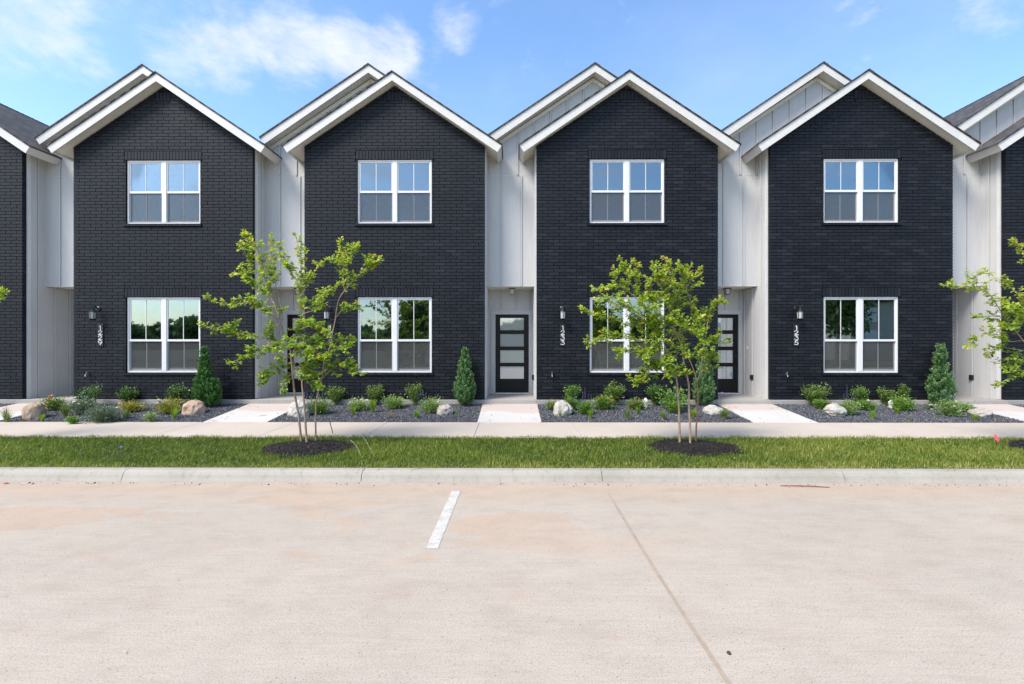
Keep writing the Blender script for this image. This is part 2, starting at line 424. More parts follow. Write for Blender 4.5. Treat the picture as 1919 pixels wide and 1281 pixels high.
def subtract(rects, h):
    out = []
    for (a, b_, c, d) in rects:
        if b_ <= h[0] or a >= h[1] or d <= h[2] or c >= h[3]: out.append((a, b_, c, d)); continue
        if a < h[0]: out.append((a, h[0], c, d))
        if b_ > h[1]: out.append((h[1], b_, c, d))
        if c < h[2]: out.append((max(a, h[0]), min(b_, h[1]), c, h[2]))
        if d > h[3]: out.append((max(a, h[0]), min(b_, h[1]), h[3], d))
    return out
def brick_wall(parent):
    rb = random.Random(11); mb = MB(); ch = .0772; bl = .268; g = .0060
    holes = [WL, WU, (-.92, .92, 2.83, 3.04), (-.92, .92, 6.10, 6.31), (-.93, .93, WL[2] - .06, WL[2]), (-.93, .93, WU[2] - .06, WU[2]), (-.17, .17, 7.50, 7.72)]
    z = BZ; r = 0
    while z < 7.9:
        off = (r % 2) * bl / 2 + rb.uniform(-.01, .01)
        x = -HW - off
        while x < HW:
            rc = [((-HW if x < -HW + .03 else x), (HW if HW - x - bl < .04 else x + bl) if x + bl < HW else HW, z, z + ch)]
            if rc[0][1] - rc[0][0] > .02 and not (x + .04 > HW and x > -HW):
                for h in holes: rc = subtract(rc, h)
                dy = rb.uniform(-.0015, .0015)
                for (a, b_, c, d) in rc:
                    if b_ - a < .02 or d - c < .015: continue
                    e0 = 0 if a <= -HW + 1e-4 else g; e1 = 0 if b_ >= HW - 1e-4 else g
                    mb.box(a + e0, b_ - e1, dy, .098, c + g, d - g)
            x += bl
        z += ch; r += 1
    def soldiers(x0, x1, z0, z1, w=.077):
        n = round((x1 - x0) / w); w = (x1 - x0) / n
        for i in range(n): mb.box(x0 + i * w + g, x0 + (i + 1) * w - g, rb.uniform(-.002, .001), .098, z0 + g, z1 - g)
    soldiers(-.92, .92, 2.83, 3.04); soldiers(-.92, .92, 6.10, 6.31); soldiers(-.17, .17, 7.50, 7.72)
    for W in (WL, WU):
        n = 24; w = 1.86 / n
        for i in range(n): mb.box(-.93 + i * w + .003, -.93 + (i + 1) * w - .003, -.034, .098, W[2] - .056, W[2] - .002)
    nb = len(mb.f)
    # mortar backing
    mo = [(-HW + .006, HW - .006, BZ, 7.75)]
    for h in (WL, WU): mo = subtract(mo, (h[0] - .002, h[1] + .002, h[2], h[3]))
    for (a, b_, c, d) in mo: mb.box(a, b_, .014, .092, c, d, 1)
    # window reveals
    me = bpy.data.meshes.new('brick_wall'); me.from_pydata(mb.v, [], mb.f)
    me.materials.append(M['brick']); me.materials.append(M['mortar']); me.polygons.foreach_set('material_index', mb.m)
    bm = bmesh.new(); bm.from_mesh(me); bmesh.ops.recalc_face_normals(bm, faces=bm.faces)
    zt = ZPK - .20
    for sgn in (1, -1):
        no = Vector((sgn * SL, 0, 1)).normalized()
        bmesh.ops.bisect_plane(bm, geom=bm.verts[:] + bm.edges[:] + bm.faces[:], plane_co=(0, 0, zt), plane_no=no, clear_outer=True)
    bm.to_mesh(me); bm.free()
    o = bpy.data.objects.new('brick_wall', me); COL.objects.link(o); o.parent = parent
    return o

def window(parent, W):
    x0, x1, z0, z1 = W; mb = MB(); yf, yb = .035, .115; fw = .04
    # frame
    mb.box(x0, x1, yf, yb, z1 - fw, z1); mb.box(x0, x1, yf, yb, z0, z0 + fw)
    mb.box(x0, x0 + fw, yf, yb, z0 + fw, z1 - fw); mb.box(x1 - fw, x1, yf, yb, z0 + fw, z1 - fw)
    mb.box(-.055, .055, yf - .003, yb, z0 + fw, z1 - fw)
    zm = 1.80 if z0 < 2 else (z0 + z1) / 2 + .005
    fr = mb.build('window', M['vinyl'], parent, bevel=.003)
    for s in (-1, 1):
        a, c = (x0 + fw, -.055) if s < 0 else (.055, x1 - fw)
        sb = MB(); t = .028
        # upper sash (outer), meeting rail, lower sash set back
        sb.box(a, c, .05, .075, z1 - fw - t, z1 - fw); sb.box(a, c, .045, .08, zm - .025, zm + .025)
        sb.box(a, a + t, .05, .075, zm + .025, z1 - fw - t); sb.box(c - t, c, .05, .075, zm + .025, z1 - fw - t)
        sb.box(a, c, .078, .1, z0 + fw, z0 + fw + .05)
        sb.box(a, a + t, .078, .1, z0 + fw + .05, zm - .025); sb.box(c - t, c, .078, .1, z0 + fw + .05, zm - .025)
        xm = (a + c) / 2
        sb.box(xm - .0075, xm + .0075, .0535, .0585, zm + .025, z1 - fw - t)
        sb.box(xm - .0075, xm + .0075, .0785, .0835, z0 + fw + .05, zm - .025)
        sb.build('sash', M['vinyl'], fr)
        for (za, zb, y) in ((zm + .025, z1 - fw - t, .060), (z0 + fw + .05, zm - .025, .086)):
            p = MB(); p.box(a + t, c - t, y, y + .003, za, zb); p.build('pane', M['glass'], fr)
        p = MB(); p.add([(a + .01, .07, z0 + fw), (c - .01, .07, z0 + fw), (c - .01, .07, zm - .025), (a + .01, .07, zm - .025)], [(0, 1, 2, 3)])
        p.build('insect_screen', M['screen'], fr)
    return fr

DIG = {'1': [[(.22, .86), (.38, .97), (.38, 0)]],
       '2': [[(.08, .74), (.12, .88), (.25, .97), (.42, .97), (.54, .86), (.54, .70), (.44, .52), (.06, .05), (.60, .05)]],
       '3': [[(.08, .95), (.55, .95), (.26, .60), (.44, .57), (.57, .42), (.57, .22), (.44, .07), (.26, .04), (.12, .10), (.05, .22)]],
       '5': [[(.54, .95), (.18, .95), (.14, .56), (.30, .62), (.46, .57), (.57, .42), (.57, .22), (.44, .07), (.26, .04), (.08, .14)]],
       '9': [[(.32, 0), (.56, .52), (.58, .70), (.48, .90), (.31, .97), (.14, .90), (.05, .72), (.10, .52), (.27, .42), (.44, .48), (.54, .60)]]}
def number_plaque(parent, text, x, zt):
    mb = MB(); mb.box(x - .066, x + .066, -.018, .004, zt - .53, zt)
    pl = mb.build('house_number', M['plaque'], parent, bevel=.004)
    h = .101; w = .165; pitch = .117
    for i, ch in enumerate(text):
        zb = zt - .035 - (i + 1) * pitch + .012; d = MB()
        for st in DIG[ch]:
            st = [(x - .054 + u * w, v * h + zb) for u, v in st]
            for (a, c) in zip(st[:-1], st[1:]):
                A = Vector((a[0], a[1])); B = Vector((c[0], c[1])); dd = (B - A).normalized() * .003; nn = Vector((-dd.y, dd.x)).normalized() * .0058
                q = [A - dd + nn, A - dd - nn, B + dd - nn, B + dd + nn]
                d.prism([(p.x, p.y) for p in q], lambda u, v: (u, -.0165, v), lambda u, v: (u, -.026, v))
        d.build('digit', M['digit'], pl)
    return pl

def wall_lantern(parent, x, zc):
    mb = MB()
    mb.lathe((x, -.0, zc + .13), [(.055, .004), (.055, -.012), (.04, -.022)], 16, 'y')
    mb.tube([(x, -.02, zc + .12), (x, -.07, zc + .17), (x, -.12, zc + .18), (x, -.155, zc + .16), (x, -.16, zc + .12)], .010, 8)
    y = -.16
    mb.lathe((x, y, zc), [(.075, .045), (.066, .058), (.03, .10), (.022, .125), (.008, .14), (.012, .15), (.004, .165)], 6, rot=PI / 6)
    mb.lathe((x, y, zc), [(.03, -.15), (.072, -.128), (.078, -.118), (.066, -.11)], 6, rot=PI / 6)
    for j in range(6):
        a = 2 * PI * j / 6 + PI / 6
        mb.tube([(x + .064 * math.cos(a), y + .064 * math.sin(a), zc - .115), (x + .07 * math.cos(a), y + .07 * math.sin(a), zc + .05)], .006, 4)
    o = mb.build('wall_lantern', M['blackmetal'], parent)
    g = MB(); g.lathe((x, y, zc), [(.056, -.11), (.061, .045)], 6, rot=PI / 6); g.build('lantern_glass', M['lampglass'], o)
    c = MB(); c.lathe((x, y, zc), [(.012, -.11), (.012, -.04), (.02, -.02), (.018, .01), (.003, .03)], 8); c.build('bulb', M['digit'], o, smooth=True)
    return o
def porch_lantern(parent, x, y, z):
    mb = MB(); mb.box(x - .075, x + .075, y - .075, y + .075, z - .022, z - .002)
    for sx in (-1, 1):
        for sy in (-1, 1): mb.tube([(x + sx * .068, y + sy * .068, z - .02), (x + sx * .045, y + sy * .045, z - .165)], .006, 4)
    mb.box(x - .05, x + .05, y - .05, y + .05, z - .172, z - .16)
    o = mb.build('porch_lantern', M['blackmetal'], parent)
    g = MB(); g.lathe((x, y, z), [(.058, -.16), (.088, -.024)], 4, rot=PI / 4); g.build('lantern_glass', M['lampglass'], o)
    c = MB(); c.lathe((x, y, z), [(.014, -.022), (.014, -.06), (.024, -.08), (.02, -.11), (.004, -.125)], 8); c.build('bulb', M['digit'], o, smooth=True)
    return o

YU = .55; YP = 1.265; ZS = 3.156
def house():
    root = empty('townhouse', (0, 11.0, 0))
    brick_wall(root)
    window(root, WL); window(root, WU)
    # ---- siding: main gable, porch back, sides, battens
    mb = MB(); e = .018
    gl = -HW - 1.26
    def ztop(x): return (ZMK - SL * abs(x - XM)) - .19
    mb.xz([(gl, ZS), (-HW, ZS), (-HW, 6.0), (0, 7.4), (0, ztop(0)), (XM, ztop(XM)), (gl, ztop(gl))], YU, YU + .1)
    # porch back wall around door
    dx0, dx1, dzt = -3.19, -2.265, 2.50
    mb.box(gl, dx0, YP, YP + .08, .39, ZS + .02); mb.box(dx1, -HW, YP, YP + .08, .39, ZS + .02); mb.box(dx0, dx1, YP, YP + .08, dzt, ZS + .02)
    side_shade = []
    # side walls (left and right faces), set just proud of the brick ends
    for s in (-1, 1):
        xa = s * HW; xb = s * (HW + e)
        lo, hi = min(xa, xb), max(xa, xb)
        def sh(x): return ZPK - SL * abs(x) - .2
        mb.box(lo, hi, .102, YU + .02, ZS - .02, sh(HW)); mb.box(lo, hi, .102, YP + .02, .392, ZS - .02)
        for yb_ in (.36, .77, 1.17):
            bx0, bx1 = (xb, xb + s * .024); z1_ = sh(HW) if yb_ < YU - .05 else ZS - .004
            mb.box(min(bx0, bx1), max(bx0, bx1), yb_ - .019, yb_ + .019, .395, z1_)
            for q in (yb_ - .0235, yb_ + .0195): side_shade.append((min(xb, xb + s * .003), max(xb, xb + s * .003), q, q + .004, .395, z1_))
    shade_mb = MB()
    def batten(x, y, z0, z1):
        mb.box(x - .019, x + .019, y - .022, y + .001, z0, z1)
        for q in (x - .0235, x + .0195): shade_mb.box(q, q + .004, y - .003, y + .001, z0, z1)  # thin dark strips on the siding paint shade along both batten edges
    for x in (-3.0, -2.5): batten(x, YU, ZS + .004, 5.895)
    x = -3.0
    while x < -.1:
        batten(x, YU, 5.915, ztop(x) - .03); x += .41
    for x in (-3.02, -2.62, -2.25):
        batten(x, YP, 2.62, ZS - .012)
    mb.build('siding_wall', M['siding'], root)
    for q in side_shade: shade_mb.box(*q)
    shade_mb.build('batten_shade_line', M['batten_shade'], root)
    # panel joint flashing
    fl = MB(); fl.box(gl + .01, -HW - .03, YU - .004, YU + .002, 5.90, 5.908); fl.build('joint_flashing', M['trim'], root)
    # corner trims
    for s in (-1, 1):
        tr = MB(); xa = s * (HW - .002); xb = s * (HW + .036)
        tr.box(min(xa, xb), max(xa, xb), .1005, .17, .40, ZPK - SL * HW - .2)
        tr.build('corner_trim', M['trim'], root)
    tr = MB()
    tr.box(gl + .002, gl + .05, YU - .012, YU + .002, ZS + .003, ztop(gl) - .01)
    tr.box(gl, -HW - .02, YU - .01, YU + .05, ZS - .012, ZS + .003)
    tr.build('wall_trim', M['trim'], root)
    # porch ceiling and soffits
    pc = MB(); pc.box(gl, -HW - .001, YU + .05, YP, ZS - .01, ZS + .03); pc.build('porch_ceiling', M['soffit'], root)
    # roof
    rf = MB(); T = .035; top = T + .004
    def plane_r(x, y): return (x, y, ZPK - SL * x)
    def plane_l(x, y): return (x, y, ZPK + SL * x)
    def plane_m(x, y): return (x, y, ZMK + SL * (x - XM))
    def slab(poly, pf, t0=.002, t1=top):
        rf.prism(poly, lambda x, y: (pf(x, y)[0], y, pf(x, y)[2] + t0), lambda x, y: (pf(x, y)[0], y, pf(x, y)[2] + t1))
    ov = .02
    slab([(0, -.22 - ov), (2.555 + ov, -.22 - ov), (2.555 + ov, .55), (2.2, .55), (2.2, 12.5), (XM, 12.5), (XM, .28 - ov), (0, .28 - ov)], plane_r)
    slab([(-2.555 - ov, -.22 - ov), (0, -.22 - ov), (0, .549), (-2.555 - ov, .549)], plane_l)
    slab([(-3.35 - ov, .28 - ov), (XM, .28 - ov), (XM, 12.5), (-3.35 - ov, 12.5)], plane_m)
    roof = rf.build('roof', M['shingle'], root)
    # ridge caps
    for (xr, ya, yb_, zr) in ((0, -.245, .5, ZPK), (XM, .255, 12.5, ZMK)):
        y = ya; rc = MB()
        while y < yb_:
            for s in (-1, 1):
                rc.prism([(0, 0), (.12, -.12 * SL)], lambda u, v, y=y, s=s: (xr + s * u, y, zr + top + .004 + v), lambda u, v, y=y, s=s: (xr + s * u, min(y + .16, yb_), zr + top + .012 + v))
            y += .145
        rc.build('ridge_cap', M['shingle'], roof)
    # fascia boards (rakes + eaves)
    H = .18
    def rake(x0, z0, x1, z1, y, name, cut0=False, cut1=False):
        f = MB(); f.xz([(x0, z0), (x1, z1), (x1 - (.055 if x1 > x0 and cut1 else 0) + (.055 if x1 < x0 and cut1 else 0), z1 - H + (.04 if cut1 else 0)), (x0, z0 - H)], y, y + .025)
        return f
    ff = MB()
    z25 = ZPK - SL * 2.555
    k = .10; kz = .15
    ff.xz([(-2.555, z25), (0, ZPK), (2.555, z25), (2.555 - k, z25 - kz), (0, ZPK - H), (-2.555 + k, z25 - kz)], -.22, -.192)
    for s in (-1, 1):   # eave fascia running back
        a = s * 2.555; c = s * (2.555 - k)
        q = [(a, z25), (c, z25 - kz), (c - s * .03, z25 - kz + .02), (a - s * .03, z25)]
        ff.xz([(u, v) for u, v in q], -.1925, .548)
    ff.build('fascia', M['fascia'], roof)
    fm = MB(); zl = ZMK - SL * (3.35 + XM)
    fm.xz([(-3.35, zl), (XM, ZMK), (-.02, ZMK - SL * (.69)), (-.02, ZMK - SL * .69 - H), (XM, ZMK - H), (-3.35 + k, zl - kz)], .28, .308)
    fm.build('fascia', M['fascia'], roof)
    # frieze board under the main gable, against the siding
    fz = MB(); fz.xz([(gl + .01, ztop(gl) + .01), (XM, ztop(XM)), (0, ztop(0)), (0, ztop(0) - .10), (XM, ztop(XM) - .10), (gl + .01, ztop(gl) - .09)], YU - .028, YU + .002)
    fz.build('frieze_board', M['soffit'], roof)
    # soffits (sloped boards under rakes + boxed eave returns)
    sf = MB(); d = H - .015
    def under(poly, pf): sf.prism(poly, lambda x, y: (x, y, pf(x, y)[2] - d), lambda x, y: (x, y, pf(x, y)[2] - d + .012))
    under([(0, -.192), (2.48, -.192), (2.48, .1), (0, .1)], plane_r)
    under([(-2.48, -.192), (0, -.192), (0, .1), (-2.48, .1)], plane_l)
    under([(HW - .05, .1), (2.48, .1), (2.48, .548), (HW - .05, .548)], plane_r)
    under([(-2.48, .1), (-HW + .05, .1), (-HW + .05, .548), (-2.48, .548)], plane_l)
    under([(-3.3, .308), (XM, .308), (XM, YU - .001), (-3.3, YU - .001)], plane_m)
    under([(XM, .308), (-.03, .308), (-.03, YU - .001), (XM, YU - .001)], plane_r)
    sf.build('soffit', M['soffit'], roof)
    # door
    db = MB()
    px0, px1 = -3.165, -2.290; zb, zt = .425, 2.475; yd = YP + .012
    W0, W1 = px0 + .125, px1 - .125
    lites = []
    pzs = [(1.76 + (641 - a) * .01411, 1.76 + (641 - c) * .01411) for a, c in ((596, 619), (626, 649.5), (656.5, 680), (687, 710))]
    zcur = zt
    db.box(px0, W0, yd, yd + .045, zb, zt); db.box(W1, px1, yd, yd + .045, zb, zt)
    for (a, c) in pzs:
        db.box(W0, W1, yd, yd + .045, a, zcur); zcur = c
    db.box(W0, W1, yd, yd + .045, zb, zcur)
    # recessed lower panel edge
    door = db.build('door', M['black'], root, bevel=.003)
    for (a, c) in pzs:
        g = MB(); g.box(W0, W1, yd + .018, yd + .024, c, a); g.build('door_glass', M['lite'], door)
    hb = MB(); hz = 1.24
    hb.lathe((px1 - .06, yd, hz), [(.028, .002), (.028, -.012), (.012, -.014), (.012, -.045), (.027, -.05), (.030, -.065), (.022, -.08)], 12, 'y')
    hb.build('door_handle', M['blackmetal'], door, smooth=False)
    hb = MB(); hb.lathe((px1 - .06, yd, hz + .14), [(.028, .002), (.028, -.014), (.018, -.02)], 12, 'y'); hb.build('deadbolt', M['blackmetal'], door)
    df = MB(); y0, y1 = YP - .02, YP + .06
    df.box(px0 - .115, px0 - .004, y0, y1, .392, 2.49); df.box(px1 + .004, px1 + .10, y0, y1, .392, 2.49); df.box(px0 - .115, px1 + .10, y0 - .003, y1, 2.49, 2.61)
    df.build('door_frame', M['siding'], root)
    th = MB(); th.box(px0 - .004, px1 + .004, YP - .035, YP + .05, .392, .42); th.build('threshold', M['vinyl'], root)
    # room behind glass (real rooms, open to the window side)
    rm = MB(); a = HW - .1
    rm.box(-a, a, .10, 4.0, .36, .44, 1); rm.box(-a, a, .125, 4.0, 3.3, 3.9, 0); rm.box(-a, a, .125, 4.0, 6.16, 6.2, 0)
    rm.box(-a, a, 4.0, 4.05, .4, 6.2, 0); rm.box(-a - .03, -a, .125, 4.0, .4, 6.2, 0); rm.box(a, a + .03, .125, 4.0, .4, 6.2, 0)
    # inner partition / doorway hint
    rm.box(-.2, 1.1, 2.6, 2.68, .44, 3.3, 0)
    for W in (WL, WU):
        z0, z1 = W[2], W[3]
        lo = .44 if W is WL else 3.9; hi = 3.3 if W is WL else 6.16
        rm.box(-a, -.885, .105, .125, lo, hi); rm.box(.885, a, .105, .125, lo, hi); rm.box(-.885, .885, .118, .125, lo, z0); rm.box(-.885, .885, .118, .125, z1, hi)
    rm.build('interior', [M['room'], M['roomfloor']], root)
    # roof rear wall closes the box
    bk = MB(); bk.box(gl, HW, 12.3, 12.4, 0, 6.2); bk.box(-HW, HW, .3, 12.3, 6.21, 6.24); bk.build('rear_wall', M['siding'], root)
    # porch slab / foundation edge
    ps = MB(); ps.box(gl - .001, -HW + .0, -.055, YP + .08, .2, .392); ps.box(-HW, HW - .001, -.05, .1, .2, .39)
    ps.build('porch_slab', M['slab'], root, bevel=.006)
    wall_lantern(root, -HW + .60, 2.42)
    porch_lantern(root, -2.725, .95, ZS - .012)
    # bell, outlet box and hose tap
    bl_ = MB(); bl_.lathe((0, 0, 0), [(.024, 0), (.024, .014), (.016, .018)], 14); o = bl_.build('doorbell', M['vinyl'], root)
    o.location = (-HW - e, 1.02, 1.60); o.rotation_euler = (0, -PI / 2, 0); o.scale = (1.7, 1, 1)
    ob = MB(); ob.box(-HW - e - .045, -HW - e + .002, .73, .81, .80, .93); ob.box(-HW - e - .06, -HW - e - .04, .735, .805, .81, .92); ob.build('outlet_box', M['blackmetal'], root, bevel=.004)
    hbz = MB(); x = -HW + .36; z = .985
    hbz.tube([(x, .01, z + .02), (x, -.05, z + .02), (x, -.075, z), (x, -.085, z - .045)], [.012, .012, .013, .011], 8)
    hbz.lathe((x, -.05, z + .035), [(.006, 0), (.006, .02), (.022, .022), (.022, .03)], 8)
    hbz.build('hose_tap', M['steel'], root, smooth=False)
    return root

def children(o): return [c for c in bpy.data.objects if c.parent == o]
def copy_tree(o, parent=None):
    c = o.copy(); COL.objects.link(c); c.parent = parent
    for ch in children(o): copy_tree(ch, c)
    return c
h0 = house()
HL = ['black brick townhouse at the far left, mostly cut off by the frame edge',
      'black brick townhouse with white gable trim numbered 1229',
      'black brick townhouse with its number 1231 partly hidden by the left tree',
      'black brick townhouse numbered 1233 with the right tree in front of its window',
      'black brick townhouse numbered 1235 with pear-shaped juniper at its right corner',
      'black brick townhouse at the far right, mostly cut off by the frame edge']
houses = []
for k in range(6):
    houses.append(h0 if k == 0 else copy_tree(h0))
for k, h in enumerate(houses):
    h.location = (HX[k], 11.0, 0)
    tag(h, HL[k], 'townhouse', 'row of black brick townhouses')
for k, t, x in ((1, '1229', -HW + .66), (2, '1231', -HW + .62), (3, '1233', -HW + .615), (4, '1235', -HW + .60)):
    number_plaque(houses[k], t, x, 2.185)

# walkways: one per unit, running down from porch to sidewalk
wb = MB()
for k in range(6):
    a = HX[k] - HW - 1.28; c = HX[k] - HW + .01
    for (ya, yb_) in ((9.303, 10.196), (10.204, 10.944)):
        wb.prism([(a, ya), (c, ya), (c, yb_), (a, yb_)], lambda x, y: (x, y, 0), lambda x, y: (x, y, bed_z(y) + .002))
structure(wb.build('path', M['walk'], bevel=.004))
# ------------------------------------------------------------------ gravel beds
M['gravelbase'] = simple('gravel_base', (.035, .037, .042), .95, .4, 60, .5, 90)
BEDS = [(HX[k] - HW + .015, HX[k] + PER - HW - 1.285) for k in range(6)]
BEDS[0] = (HX[0] - HW, BEDS[0][1])
gb = MB()
for (a, c) in BEDS:
    gb.add([(a, 9.303, bed_z(9.3) - .018), (c, 9.303, bed_z(9.3) - .018), (c, 10.95, bed_z(10.95) - .018), (a, 10.95, bed_z(10.95) - .018)], [(0, 1, 2, 3)])
structure(gb.build('planting_bed_ground', M['gravelbase']))
def mat_gravel():
    m, nt, out = new_mat('gravel_stone'); n = N(nt)
    at = n('ShaderNodeAttribute', attribute_name='tint').outputs['Fac']
    c = n.ramp(at, [(0, (.028, .030, .037)), (.5, (.070, .075, .088)), (.85, (.13, .137, .155)), (.985, (.20, .20, .21)), (1, (.5, .48, .46))])
    b = n('ShaderNodeBsdfPrincipled', {'Base Color': c, 'Roughness': .7}); n.link(b.outputs[0], out.inputs[0]); return m
rng = np.random.default_rng(5)
def rand_rot(n):
    q = rng.normal(size=(n, 4)); q /= np.linalg.norm(q, axis=1)[:, None]
    w, x, y, z = q.T
    return np.stack([np.stack([1 - 2 * (y * y + z * z), 2 * (x * y - z * w), 2 * (x * z + y * w)], -1),
                     np.stack([2 * (x * y + z * w), 1 - 2 * (x * x + z * z), 2 * (y * z - x * w)], -1),
                     np.stack([2 * (x * z - y * w), 2 * (y * z + x * w), 1 - 2 * (x * x + y * y)], -1)], 1)
def stones(name, pos, size, mat, flat=(1, .7, .5), jit=.25):
    base = np.array([(1, 0, 0), (-1, 0, 0), (0, 1, 0), (0, -1, 0), (0, 0, 1), (0, 0, -1)], dtype=float)
    fc = np.array([(0, 2, 4), (2, 1, 4), (1, 3, 4), (3, 0, 4), (2, 0, 5), (1, 2, 5), (3, 1, 5), (0, 3, 5)])
    n = len(pos)
    V = np.repeat(base[None], n, 0) * (1 + rng.uniform(-jit, jit, (n, 6, 1))) + rng.uniform(-jit, jit, (n, 6, 3)) * .6
    V = V * np.array(flat) * size[:, None, None]
    V = np.einsum('nij,nkj->nki', rand_rot(n), V) + pos[:, None, :]
    Fc = (fc[None] + (np.arange(n) * 6)[:, None, None]).reshape(-1, 3)
    t = np.repeat(rng.random(n), 6)
    return fast_obj(name, V.reshape(-1, 3), Fc, np.full(len(Fc), 3), mat, tint=t)
allp = []
for (a, c) in BEDS:
    n = int((c - a) * 1.65 * 3000)
    x = rng.uniform(a - .01, c + .01, n); y = rng.uniform(9.3, 10.94, n)
    allp.append(np.stack([x, y, .15 + BS * (y - 9.3) - .012 + rng.uniform(0, .012, n)], 1))
n = 44   # strays on the walks
kx = rng.integers(1, 5, n); sx = np.array([HX[k] - HW - 1.27 for k in kx]); side = rng.integers(0, 2, n)
x = np.where(side == 0, sx + np.abs(rng.normal(0, .16, n)), sx + 1.27 - np.abs(rng.normal(0, .16, n))); y = rng.uniform(9.2, 10.9, n)
allp.append(np.stack([x, y, .15 + BS * np.clip(y - 9.3, 0, 2) + .006], 1))
allp = np.concatenate(allp)
g = stones('gravel', allp, rng.uniform(.010, .021, len(allp)), mat_gravel())
tag(g, 'dark grey crushed stone covering the planting beds by the houses', 'gravel', kind='stuff')
# grit and pebbles lying along the gutter
n = 260
x = rng.uniform(-6.5, 6.5, n); y = 5.76 - np.abs(rng.normal(0, .05, n)); 
pos = np.stack([x, y, np.full(n, .004)], 1)
g = stones('gutter_grit', pos, rng.choice([.004, .007, .011, .016], n, p=[.5, .3, .15, .05]) , simple('grit', (.06, .05, .045), .8, .5, 5))
tag(g, 'scattered dark grit and leaf bits along the foot of the kerb', 'grit', kind='stuff')

# ------------------------------------------------------------------ mulch + trees positions
MUL = [(-9.2, 7.1, .78, .50), (P(578, 840, 7.12).x, 7.12, .72, .50), (P(1300, 838, 7.2).x, 7.18, .70, .48), (P(2000, 838, 7.2).x + .02, 7.15, .95, .50)]
def lawn_z(y): return .098 + (y - 6.035) / 1.805 * .03
M['mulchbase'] = simple('mulch_base', (.007, .006, .0055), .95, .4, 40)
def mat_chip():
    m, nt, out = new_mat('mulch_chip'); n = N(nt)
    at = n('ShaderNodeAttribute', attribute_name='tint').outputs['Fac']
    c = n.ramp(at, [(0, (.004, .0035, .0035)), (.7, (.011, .009, .0085)), (.95, (.03, .024, .02)), (1, (.11, .075, .05))])
    b = n('ShaderNodeBsdfPrincipled', {'Base Color': c, 'Roughness': .8}); n.link(b.outputs[0], out.inputs[0]); return m
MC = mat_chip()
ML = ['dark bark mulch ring at the left frame edge, under the cut off tree', 'black bark mulch around the stems of the left tree', 'black bark mulch around the stems of the right tree', 'black bark mulch cut by the right frame edge beside the pink flag']
for i, (mx_, my_, ra, rb_) in enumerate(MUL):
    vs = []; ls = []; sz = []; nr, na = 8, 40
    for r in range(nr + 1):
        for a in range(na):
            t = r / nr; an = 2 * PI * a / na; w = 1 + .07 * math.sin(3 * an + i) + .04 * math.sin(7 * an)
            X = mx_ + ra * t * w * math.cos(an); Y = my_ + rb_ * t * w * math.sin(an)
            vs.append((X, Y, lawn_z(Y) + .012 + .05 * (1 - t * t)))
    for r in range(nr):
        for a in range(na):
            p = r * na + a; q = r * na + (a + 1) % na; ls += [p, q, q + na, p + na]; sz.append(4)
    # chips
    n = 4200; an = rng.uniform(0, 2 * PI, n); t = np.sqrt(rng.random(n)) * 1.03; w = 1 + .07 * np.sin(3 * an + i) + .04 * np.sin(7 * an)
    X = mx_ + ra * t * w * np.cos(an); Y = my_ + rb_ * t * w * np.sin(an); Z = .098 + (Y - 6.035) / 1.805 * .03 + .016 + .05 * (1 - t * t)
    L_ = rng.uniform(.010, .032, n); W_ = rng.uniform(.003, .008, n); q4 = np.array([(-1, -1, 0), (1, -1, 0), (1, 1, 0), (-1, 1, 0), (-1, -1, 1), (1, -1, 1), (1, 1, 1), (-1, 1, 1)], dtype=float)
    B = np.repeat(q4[None], n, 0) * np.stack([L_, W_, W_ * .5], 1)[:, None, :]
    yaw = rng.uniform(0, 2 * PI, n); pit = rng.normal(0, .35, n)
    bx = B[..., 0] * np.cos(pit)[:, None] - B[..., 2] * np.sin(pit)[:, None]; bz = B[..., 0] * np.sin(pit)[:, None] + B[..., 2]
    V = np.stack([bx * np.cos(yaw)[:, None] - B[..., 1] * np.sin(yaw)[:, None] + X[:, None], bx * np.sin(yaw)[:, None] + B[..., 1] * np.cos(yaw)[:, None] + Y[:, None], bz + Z[:, None]], -1).reshape(-1, 3)
    fq = np.array([(4, 5, 6, 7), (0, 1, 5, 4), (1, 2, 6, 5), (2, 3, 7, 6), (3, 0, 4, 7)])
    o = len(vs); Fq = (fq[None] + (np.arange(n) * 8 + o)[:, None, None]).reshape(-1)
    mi = np.concatenate([np.zeros(len(sz)), np.ones(n * 5)])
    ob = fast_obj('mulch', np.concatenate([np.array(vs), V]), np.concatenate([np.array(ls), Fq]), np.concatenate([np.array(sz), np.full(n * 5, 4)]),
                  [M['mulchbase'], MC], tint=np.concatenate([np.zeros(len(vs)), np.repeat(rng.random(n), 8)]), matidx=mi)
    tag(ob, ML[i], 'mulch', kind='stuff')

